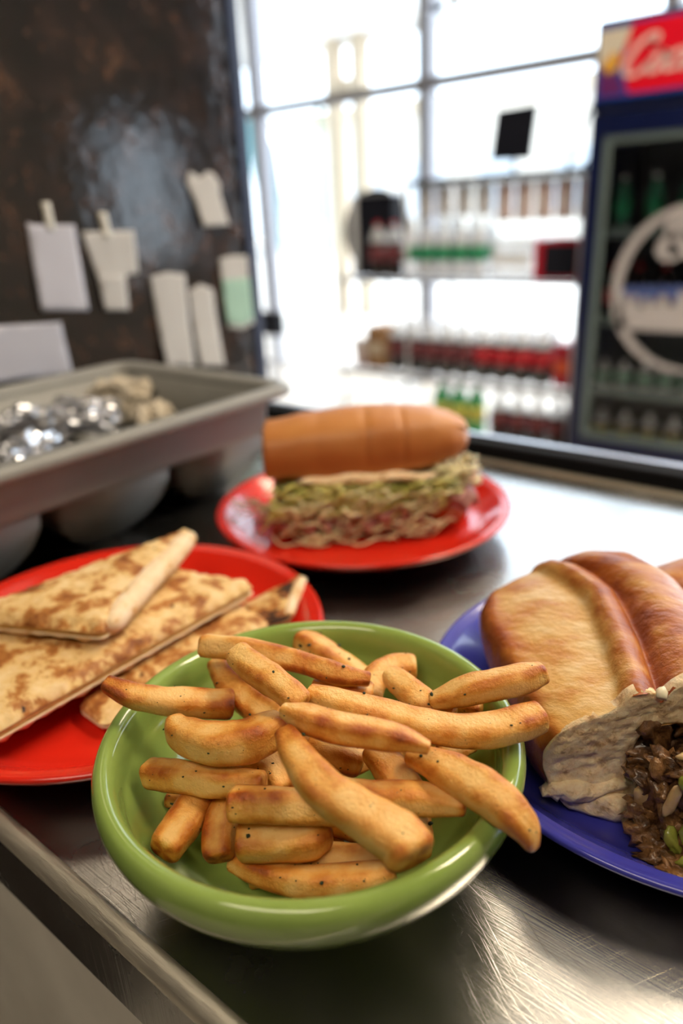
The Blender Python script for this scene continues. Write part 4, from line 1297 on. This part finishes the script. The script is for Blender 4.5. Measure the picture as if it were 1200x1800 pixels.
def make_bottle(loc, liquid, label_m, cap_m, neck_m, name, label, group, r=.0535, h=.30):
    t = thing(name, label, 'bottle', loc, group=group)
    x, y, z = loc
    b = MB()
    b.lathe([(0, .004), (r * .7, 0), (r * .95, .008), (r, .03), (r * .97, .06), (r, .09), (r, h * .60), (r * .97, h * .64), (0, h * .64)], 20, loc)
    b.build('bottle_body', liquid, t)
    b = MB()
    b.lathe([(0, h * .642), (r * .97, h * .642), (r * .86, h * .72), (r * .58, h * .82), (r * .32, h * .90), (r * .26, h * .93), (0, h * .93)], 20, loc)
    b.build('bottle_neck', neck_m, t)
    b = MB()
    b.lathe([(r * 1.0, h * .30), (r * 1.015, h * .30), (r * 1.015, h * .56), (r * 1.0, h * .56)], 20, loc)
    b.build('label_band', label_m, t)
    b = MB()
    b.lathe([(0, h * .93), (r * .30, h * .93), (r * .30, h * .99), (r * .26, h), (0, h)], 12, loc)
    b.build('cap', cap_m, t)
    return t
def row(proto, spots):
    base = Vector(proto.location)
    out = []
    for (x, y, z) in spots:
        c = copy_tree(proto)
        c.location = (x, y, z)
        out.append(c)
    return out
ORD = ['first', 'second', 'third', 'fourth', 'fifth', 'sixth']
def by_place(label, i, n, k, rows):
    return label + (', ' + ('front' if k == 0 else 'rear') + ' row' if rows > 1 else '') + ', ' + ORD[i] + ' from left'
def bottle_row(x0, n, z, ys, *args, pitch=.113, **kw):
    spots = [(x0 + pitch * i, y, z) for y in ys for i in range(n)]
    p = make_bottle(spots[0], *args, **kw)
    base = p['label']
    for q, c in enumerate([p] + row(p, spots[1:])):
        c['label'] = by_place(base, q % n, n, q // n, len(ys))
YR = (RKY0 + .062, RKY0 + .18)
bottle_row(-2.475, 5, SH[1], YR, M_['cola'], M_['maroon_label'], M_['white_cap'], M_['clear_pet'], 'cola_bottle', 'dark maroon label cola bottle on low rack shelf', 'dark label cola bottles on the low shelf', h=.305)
bottle_row(-1.905, 4, SH[1], YR, M_['cola'], M_['red_label'], M_['white_cap'], M_['clear_pet'], 'cola_bottle', 'bright red label cola bottle on low rack shelf', 'red label cola bottles on the low shelf', h=.305)
bottle_row(-2.605, 2, SH[2], YR[:1], M_['cola'], M_['maroon_label'], M_['red_cap'], M_['clear_pet'], 'cola_bottle', 'red capped cola bottle on middle rack shelf', 'red capped cola bottles on the middle shelf', h=.30)
bottle_row(-2.37, 5, SH[2], YR, M_['clear_pet'], M_['green_label'], M_['white_cap'], M_['clear_pet'], 'water_bottle', 'clear green label bottle on middle rack shelf', 'green label bottles on the middle shelf', pitch=.104, r=.050, h=.30)
bottle_row(-1.80, 4, SH[0], (RKY0 + .062,), M_['cola'], M_['maroon_label'], M_['white_cap'], M_['clear_pet'], 'cola_bottle', 'maroon label cola bottle on bottom rack shelf', 'cola bottles on the bottom shelf', h=.27)
bottle_row(-2.17, 3, SH[0], (RKY0 + .062,), M_['green_pet'], M_['yellow_label'], M_['white_cap'], M_['green_pet'], 'soda_bottle', 'green soda bottle on bottom rack shelf', 'green soda bottles on the bottom shelf', h=.30)
def pack(name, dims, m, label, cat, group=None, lid=None):
    t = thing(name, label, cat, ((dims[0] + dims[1]) / 2, (dims[2] + dims[3]) / 2, dims[4]), group=group)
    b = MB()
    b.box(*dims)
    b.build('carton', m, t, smooth=False, bevel=.012)
    b = MB()
    x0, x1, y0, y1, z0, z1 = dims
    b.box(x0 + .01, x1 - .01, y0 - .003, y0 + .004, z0 + (z1 - z0) * .35, z0 + (z1 - z0) * .62)
    b.build('printed_band', lid or m, t, smooth=False)
    return t
pack('drink_pack', (-1.86, -1.64, RKY0 + .02, RKY0 + .25, SH[2], SH[2] + .20), M_['clear_pet'], 'white wrapped drink pack beside the red crate on the middle shelf', 'drink pack', lid=M_['white_cap'])
t = thing('bottle_crate', 'dark red bottle crate at the right end of the middle shelf', 'crate', (-1.48, RKY0 + .12, SH[2]))
b = MB()
b.box(-1.62, -1.39, RKY0 + .01, RKY0 + .03, SH[2], SH[2] + .19)
b.box(-1.62, -1.60, RKY0 + .03, RKY0 + .26, SH[2], SH[2] + .19)
b.box(-1.41, -1.39, RKY0 + .03, RKY0 + .26, SH[2], SH[2] + .19)
b.box(-1.62, -1.39, RKY0 + .24, RKY0 + .26, SH[2], SH[2] + .19)
b.box(-1.60, -1.41, RKY0 + .03, RKY0 + .24, SH[2], SH[2] + .01)
b.build('crate_body', M_['red_plastic'], t, smooth=False, bevel=.004)
b = MB()
b.box(-1.57, -1.40, RKY0 + .003, RKY0 + .011, SH[2] + .02, SH[2] + .17)
b.build('dark_panel', M_['black_panel'], t, smooth=False, label='dark front panel')
pack('drink_pack', (-1.49, -1.39, RKY0 + .02, RKY0 + .25, SH[1], SH[1] + .22), M_['red_plastic'], 'red drink carton at the right end of the low shelf', 'drink pack', lid=M_['orange_plastic'])
pack('cardboard_box', (-2.68, -2.54, RKY0 + .01, RKY0 + .16, SH[1], SH[1] + .25), M_['cardboard'], 'brown cardboard box at the left end of the low rack shelf', 'box', lid=M_['tan'])
t = thing('plastic_tub', 'pale pinkish tub left of the brown box on the low shelf', 'tub', (-2.75, RKY0 + .07, SH[1]))
b = MB()
b.lathe([(0, 0), (.045, 0), (.058, .14), (.060, .15), (0, .15)], 20, (-2.75, RKY0 + .07, SH[1]))
b.build('cup', M_['pink_pack'], t)
b = MB()
b.lathe([(0, .15), (.063, .15), (.063, .162), (.05, .17), (0, .17)], 20, (-2.75, RKY0 + .07, SH[1]))
b.build('lid', M_['white_cap'], t)
t = thing('round_sign', 'large round black sign disc at the left end of the rack', 'sign', (-2.76, RKY0 + .30, SH[2]))
b = MB()
ds = [(-2.77 + .245 * math.cos(a), .138 + .238 * math.sin(a)) for a in [2 * PI * i / 40 for i in range(40)]]
b.loft([[(x, RKY0 + .27, z) for x, z in ds], [(x, RKY0 + .30, z) for x, z in ds]])
b.build('disc', M_['black_panel'], t, smooth=False)
b = MB()
b.tube([(-2.77, RKY0 + .32, SH[2]), (-2.77, RKY0 + .32, .1)], .012, 8)
b.build('stem', M_['wire'], t)
t = thing('display_box', 'black display box with pale metal left edge in front of the round sign', 'box', (-2.70, RKY0 + .12, SH[2]))
b = MB()
b.box(-2.805, -2.545, RKY0 + .13, RKY0 + .24, SH[2], .335)
b.build('case', M_['black_panel'], t, smooth=False, bevel=.008)
b = MB()
b.box(-2.84, -2.806, RKY0 + .12, RKY0 + .24, SH[2], .33)
b.build('edge_strip', M_['white_cap'], t, smooth=False, label='pale metal edge strip')
b = MB()
b.box(-2.80, -2.55, RKY0 + .125, RKY0 + .24, .336, .352)
b.build('top_strip', M_['chrome'], t, smooth=False)
t = thing('price_sign', 'black rectangular price sign tilted on top of the rack', 'sign', (-1.74, RKY0 + .05, SH[3]))
b = MB()
b.slab([(-1.8655, 0.6725), (-1.6583, 0.6784), (-1.6822, 0.4503), (-1.8944, 0.4585)], .03, lambda x, z, d: (x, 3.594, z), lambda x, z, d: (x, 3.606, z))
b.build('panel', M_['black_panel'], t, smooth=False)
b = MB()
b.box(-1.78, -1.76, 3.607, 3.622, SH[3], .55)
b.build('stand', M_['chrome'], t, smooth=False)
t = thing('wire_hook', 'curved black wire display arm on the rack top beside the cooler', 'display arm', (-1.42, RKY0 + .05, SH[3]))
b = MB()
b.tube(cr([(-1.50, 3.62, SH[3]), (-1.47, 3.62, SH[3] + .10), (-1.43, 3.62, SH[3] + .20), (-1.38, 3.62, SH[3] + .30), (-1.36, 3.62, SH[3] + .34)], 16), .010, 8)
b.build('arm', M_['wire'], t)
b = MB()
b.tube(cr([(-1.43, 3.62, SH[3]), (-1.38, 3.62, SH[3] + .06), (-1.36, 3.62, SH[3] + .16)], 10), .008, 8)
b.build('brace', M_['wire'], t)
for i in range(5):
    x = -1.81 + i * .105
    t = thing('snack_bag', 'pale pink snack bag hanging under the top rack shelf, ' + ['first', 'second', 'third', 'fourth', 'fifth'][i] + ' from left', 'snack bag', (x, 3.60, .17), group='snack bags under the top shelf')
    b = MB()
    b.slab([(x - .046, .175), (x + .046, .175), (x + .048, .35), (x - .048, .35)], .012, lambda px, pz, d: (px, 3.60 - .022 * min(1, d / .03), pz), lambda px, pz, d: (px, 3.60 + .022 * min(1, d / .03), pz))
    b.build('bag', M_['pink_pack'], t)
    b = MB()
    b.box(x - .048, x + .048, 3.594, 3.606, .340, .358)
    b.build('header_card', M_['white_pack'], t, smooth=False)
for i in range(4):
    x = -2.29 + i * .118
    t = thing('chip_bag', 'white snack bag hanging left of the pink ones, ' + ['first', 'second', 'third', 'fourth'][i] + ' from left', 'snack bag', (x, 3.62, .20), group='white bags under the top shelf')
    b = MB()
    b.slab([(x - .050, .205), (x + .050, .205), (x + .052, .36), (x - .052, .35)], .012, lambda px, pz, d: (px, 3.62 - .024 * min(1, d / .03), pz), lambda px, pz, d: (px, 3.62 + .024 * min(1, d / .03), pz))
    b.build('bag', M_['white_pack'], t)
    b = MB()
    b.box(x - .052, x + .052, 3.614, 3.626, .340, .358)
    b.build('header_card', M_['white_cap'], t, smooth=False)
# small things by the wall end and the window
t = thing('control_box', 'small dark box on a thin post just past the dark wall end', 'box', (-4.0835, 4.2000, -0.6206))
bx = (-4.0724, 4.2000, -0.5232)
b = MB()
b.box(bx[0] - .10, bx[0] + .10, 4.15, 4.25, bx[2] - .09, bx[2] + .09)
b.build('case', M_['black_panel'], t, smooth=False, bevel=.02)
b = MB()
b.box(bx[0] - .03, bx[0] + .03, 4.17, 4.23, FLOOR_Z, bx[2] - .09)
b.build('post', M_['chrome'], t, smooth=False)
t = thing('paper_lantern', 'yellow round paper lantern hanging at the top of the window', 'lantern', (-2.70, 4.70, 1.44))
b = MB()
b.lathe([(0.02, -.075)] + [(.082 * math.sin(R(a)) + .0, -.08 * math.cos(R(a))) for a in range(20, 165, 12)] + [(0.02, .076)], 24, (-2.70, 4.70, 1.515))
b.build('globe', M_['yellow'], t)
b = MB()
b.tube([(-2.70, 4.70, 1.59), (-2.70, 4.70, CEIL_Z)], .003, 6)
b.build('cord', M_['wire'], t)
t = thing('bunting', 'dark scalloped bunting strung along the window top', 'bunting', (-2.3, 4.72, 1.40))
b = MB()
b.tube([(-2.98 + 1.4 * i / 12, 4.74, 1.462 - .01 * math.sin(i * PI / 6)) for i in range(13)], .006, 6)
b.build('cord', M_['wire'], t)
for i in range(11):
    x = -2.90 + i * .12
    b = MB()
    b.slab([(x - .045, 1.456), (x + .045, 1.456), (x + .036, 1.42), (x, 1.405), (x - .036, 1.42)], .02, lambda px, pz, d: (px, 4.738, pz), lambda px, pz, d: (px, 4.742, pz))
    b.build('flag', M_['navy_metal'], t, smooth=False)

# ------------------------------------------------------------------ drinks cooler
CX0, CX1, CY0, CY1, CZ1 = -1.345, -0.57, 3.45, 4.12, 0.935
cool = thing('drinks_cooler', 'tall dark blue drinks cooler with a red script sign and glass door', 'cooler', (-0.96, 3.8, FLOOR_Z))
b = MB()
b.box(CX0, CX0 + .05, CY0 + .02, CY1, FLOOR_Z, .60)
b.box(CX1 - .05, CX1, CY0 + .02, CY1, FLOOR_Z, .60)
b.box(CX0 + .05, CX1 - .05, CY1 - .05, CY1, FLOOR_Z, .60)
b.box(CX0 + .05, CX1 - .05, CY0 + .02, CY1 - .05, FLOOR_Z, FLOOR_Z + .10)
b.build('cabinet', M_['cooler_blue'], cool, smooth=False, bevel=.004)
b = MB()
b.box(CX0, CX1, CY0, CY1, .60, CZ1)
hd = b.build('header', M_['cooler_blue'], cool, smooth=False, bevel=.012)
b = MB()
b.slab([(CX0 + .012, .64), (CX1 - .012, .64), (CX1 - .012, .915), (CX0 + .012, .915)], .05, lambda x, z, d: (x, CY0 - .004, z), lambda x, z, d: (x, CY0 + .001, z))
b.build('sign_ground', M_['sign_blue'], hd, smooth=False)
def flat(poly, y, m, name, step=.03, parent=hd, th=.0015, label=None):
    q = MB()
    q.slab(poly, step, lambda x, z, d: (x, y - th, z), lambda x, z, d: (x, y, z))
    return q.build(name, m, parent, smooth=False, label=label)
flat([(-1.232, .775), (-1.195, .905), (CX1 - .014, .905), (CX1 - .014, .655), (-1.19, .655)], CY0 - .004, M_['sign_red'], 'red_field', label='red sign field')
flat([(CX0 + .016, .775), (-1.26, .76), (-1.213, .84), (-1.195, .895), (CX0 + .016, .895)], CY0 - .004, M_['sign_cream'], 'cream_field')
flat([(-1.315, .765), (-1.28, .735), (-1.245, .745), (-1.232, .79), (-1.262, .815)], CY0 - .0055, M_['sign_yellow'], 'yellow_patch')
flat([(CX0 + .03, .745), (-1.25, .735), (-1.225, .70), (-1.21, .655), (CX0 + .03, .655)], CY0 - .004, M_['sign_purple'], 'purple_field')
# script lettering, drawn as broad pen strokes
def pen(strokes, y, width, m, name, parent, sx=1.0):
    q = MB()
    for st in strokes:
        c = cr(st, max(12, len(st) * 5))
        L_, Rr = [], []
        for i, (x, z) in enumerate(c):
            xa, za = c[max(0, i - 1)]
            xb, zb = c[min(len(c) - 1, i + 1)]
            d = Vector((xb - xa, zb - za))
            d = d.normalized() if d.length > 0 else Vector((1, 0))
            nn = Vector((-d.y, d.x))
            w = width * (.55 + .75 * abs(d.y)) * (.5 + .5 * min(1, min(i, len(c) - 1 - i) / 3))
            L_.append((x + nn.x * w, y - .0015, z + nn.y * w))
            Rr.append((x - nn.x * w, y - .0015, z - nn.y * w))
        n = len(c)
        back = [(p[0], y, p[2]) for p in L_ + Rr]
        vs = L_ + Rr + back
        fs = []
        for i in range(n - 1):
            fs += [(i, i + 1, n + i + 1, n + i), (2 * n + i, 3 * n + i, 3 * n + i + 1, 2 * n + i + 1), (i, 2 * n + i, 2 * n + i + 1, i + 1), (n + i, n + i + 1, 3 * n + i + 1, 3 * n + i)]
        q.add(vs, fs)
    return q.build(name, m, parent, smooth=False)
def glyphs(word, x0, z0, s):
    G = {'C': ([[(.72, .86), (.66, .70), (.74, .98), (.55, 1.05), (.25, .85), (.05, .45), (.10, .08), (.38, -.04), (.68, .12), (.82, .30)]], .80),
         'o': ([[(.36, .50), (.14, .42), (.04, .18), (.14, .0), (.34, .06), (.46, .28), (.36, .50), (.50, .40), (.60, .44)]], .52),
         'c': ([[(.46, .40), (.38, .50), (.16, .42), (.04, .18), (.14, .0), (.34, .04), (.50, .18)]], .48),
         'a': ([[(.44, .44), (.30, .50), (.10, .34), (.04, .10), (.16, .0), (.34, .16), (.46, .50), (.40, .14), (.50, .0), (.64, .16)]], .60),
         'l': ([[(.05, .15), (.30, .60), (.42, 1.0), (.30, 1.02), (.16, .5), (.14, .08), (.24, .0), (.38, .14)]], .36),
         '-': ([[(.05, .24), (.2, .28), (.36, .26)]], .42)}
    out = []
    x = x0
    for ch in word:
        st, adv = G[ch]
        for t_ in st:
            out.append([(x + (px + pz * .34) * s, z0 + pz * s) for px, pz in t_])
        x += adv * s
    return out
pen(glyphs('Coca-Cola', -1.225, .722, .125), CY0 - .006, .0095, M_['script_white'], 'script_lettering', hd)
# door
door = MB()
for d in ((CX0 + .012, CX0 + .075, FLOOR_Z + .10, .59), (CX1 - .075, CX1 - .012, FLOOR_Z + .10, .59), (CX0 + .075, CX1 - .075, .50, .59), (CX0 + .075, CX1 - .075, FLOOR_Z + .10, FLOOR_Z + .17)):
    door.box(d[0], d[1], CY0 - .02, CY0 + .018, d[2], d[3])
dr = door.build('door', M_['cooler_blue'], cool, smooth=False, bevel=.004)
b = MB()
for d in ((CX0 + .076, CX0 + .105, FLOOR_Z + .171, .499), (CX1 - .105, CX1 - .076, FLOOR_Z + .171, .499), (CX0 + .105, CX1 - .105, .475, .499), (CX0 + .105, CX1 - .105, FLOOR_Z + .171, FLOOR_Z + .20)):
    b.box(d[0], d[1], CY0 - .012, CY0 + .012, d[2], d[3])
b.build('inner_frame', M_['frame_grey'], dr, smooth=False, label='grey green inner door frame')
b = MB()
b.box(CX0 + .10, CX1 - .10, CY0 - .002, CY0 + .003, FLOOR_Z + .18, .49)
b.build('glass_pane', M_['glass'], dr, smooth=False)
b = MB()
b.tube([(CX1 - .045, CY0 - .05, -.35), (CX1 - .045, CY0 - .05, .25)], .012, 10)
b.build('handle', M_['chrome'], dr)
b = MB()
rc, rr_ = (-.845, -.125), .315
arcp = [(rc[0] + rr_ * math.cos(a), rc[1] + rr_ * math.sin(a) * 1.08) for a in [2 * PI * i / 72 for i in range(73)]]
xlim = (CX0 + .10, CX1 - .10)
pen([[(rc[0] + rr_ * math.cos(R(a)), rc[1] + rr_ * 1.08 * math.sin(R(a))) for a in range(88, 275, 6)]], CY0 - .004, .017, M_['decal'], 'ring_decal', dr)
pen([[(rc[0] + rr_ * math.cos(R(a)), rc[1] + rr_ * 1.08 * math.sin(R(a))) for a in range(90, 48, -6)]], CY0 - .004, .017, M_['decal'], 'ring_decal', dr)
pen([[(-.905, .02), (-.955, .005), (-.985, .04), (-.965, .085), (-.905, .13), (-.865, .19), (-.845, .205)], [(-.90, .19), (-.95, .15), (-.955, .11), (-.90, .06), (-.86, .01), (-.80, .0), (-.74, .06), (-.70, .12)]], CY0 - .004, .017, M_['decal'], 'script_decal', dr)
sky_line = [(-1.140, -.30), (-1.150, -.17), (-1.135, -.17), (-1.132, -.145), (-1.108, -.145), (-1.104, -.18), (-1.085, -.18), (-1.08, -.15), (-1.06, -.15), (-1.056, -.20), (-1.035, -.205), (-1.03, -.16), (-1.005, -.16), (-1.0, -.19), (-.975, -.19), (-.97, -.15), (-.94, -.15), (-.93, -.19), (-.90, -.19), (-.89, -.13), (-.86, -.13), (-.85, -.18), (-.80, -.18), (-.79, -.14), (-.70, -.14), (-.70, -.30)]
flat(sky_line, CY0 - .004, M_['decal'], 'skyline_decal', .04, dr)
flat([(-1.152, -.17), (-1.15, -.115), (-.70, -.10), (-.70, -.135), (-.80, -.13), (-.86, -.125), (-.90, -.185), (-.94, -.145), (-.97, -.145), (-1.0, -.185), (-1.03, -.155), (-1.056, -.195), (-1.08, -.145), (-1.104, -.175), (-1.132, -.14)], CY0 - .0035, M_['decal_blue'], 'blue_skyline_decal', .04, dr)
# inside
b = MB()
b.box(CX0 + .052, CX1 - .052, CY1 - .07, CY1 - .052, FLOOR_Z + .10, .59)
b.build('liner', M_['cooler_inside'], cool, smooth=False)
CS = [.115, -.27, -.60, -.888]
for z in CS:
    b = MB()
    b.box(CX0 + .055, CX1 - .055, CY0 + .05, CY1 - .08, z - .016, z)
    sh = b.build('shelf', M_['frame_grey'], cool, smooth=False)
    b = MB()
    b.box(CX0 + .055, CX1 - .055, CY0 + .036, CY0 + .049, z - .022, z + .022)
    b.build('price_rail', M_['frame_grey'], sh, smooth=False)
bottle_row(-1.21, 4, CS[0] + .001, (CY0 + .12,), M_['green_can'], M_['green_label'], M_['white_cap'], M_['green_can'], 'soda_bottle', 'dark green bottle on top shelf inside the cooler', 'green bottles inside the cooler', pitch=.14, r=.035, h=.23)
bottle_row(-1.22, 5, CS[1] + .001, (CY0 + .12,), M_['cola'], M_['red_label'], M_['red_cap'], M_['cola'], 'cola_bottle', 'red label bottle on second shelf inside the cooler', 'red label bottles inside the cooler', pitch=.115, r=.040, h=.24)
bottle_row(-1.225, 6, CS[2] + .001, (CY0 + .12,), M_['white_cap'], M_['green_label'], M_['white_cap'], M_['clear_pet'], 'milk_bottle', 'small white bottle on third shelf inside the cooler', 'white bottles inside the cooler', pitch=.098, r=.038, h=.13)
bottle_row(-1.215, 5, CS[3] + .001, (CY0 + .12,), M_['cardboard'], M_['yellow_label'], M_['white_cap'], M_['clear_pet'], 'juice_bottle', 'amber juice bottle on lowest shelf inside the cooler', 'juice bottles inside the cooler', pitch=.115, r=.042, h=.17)
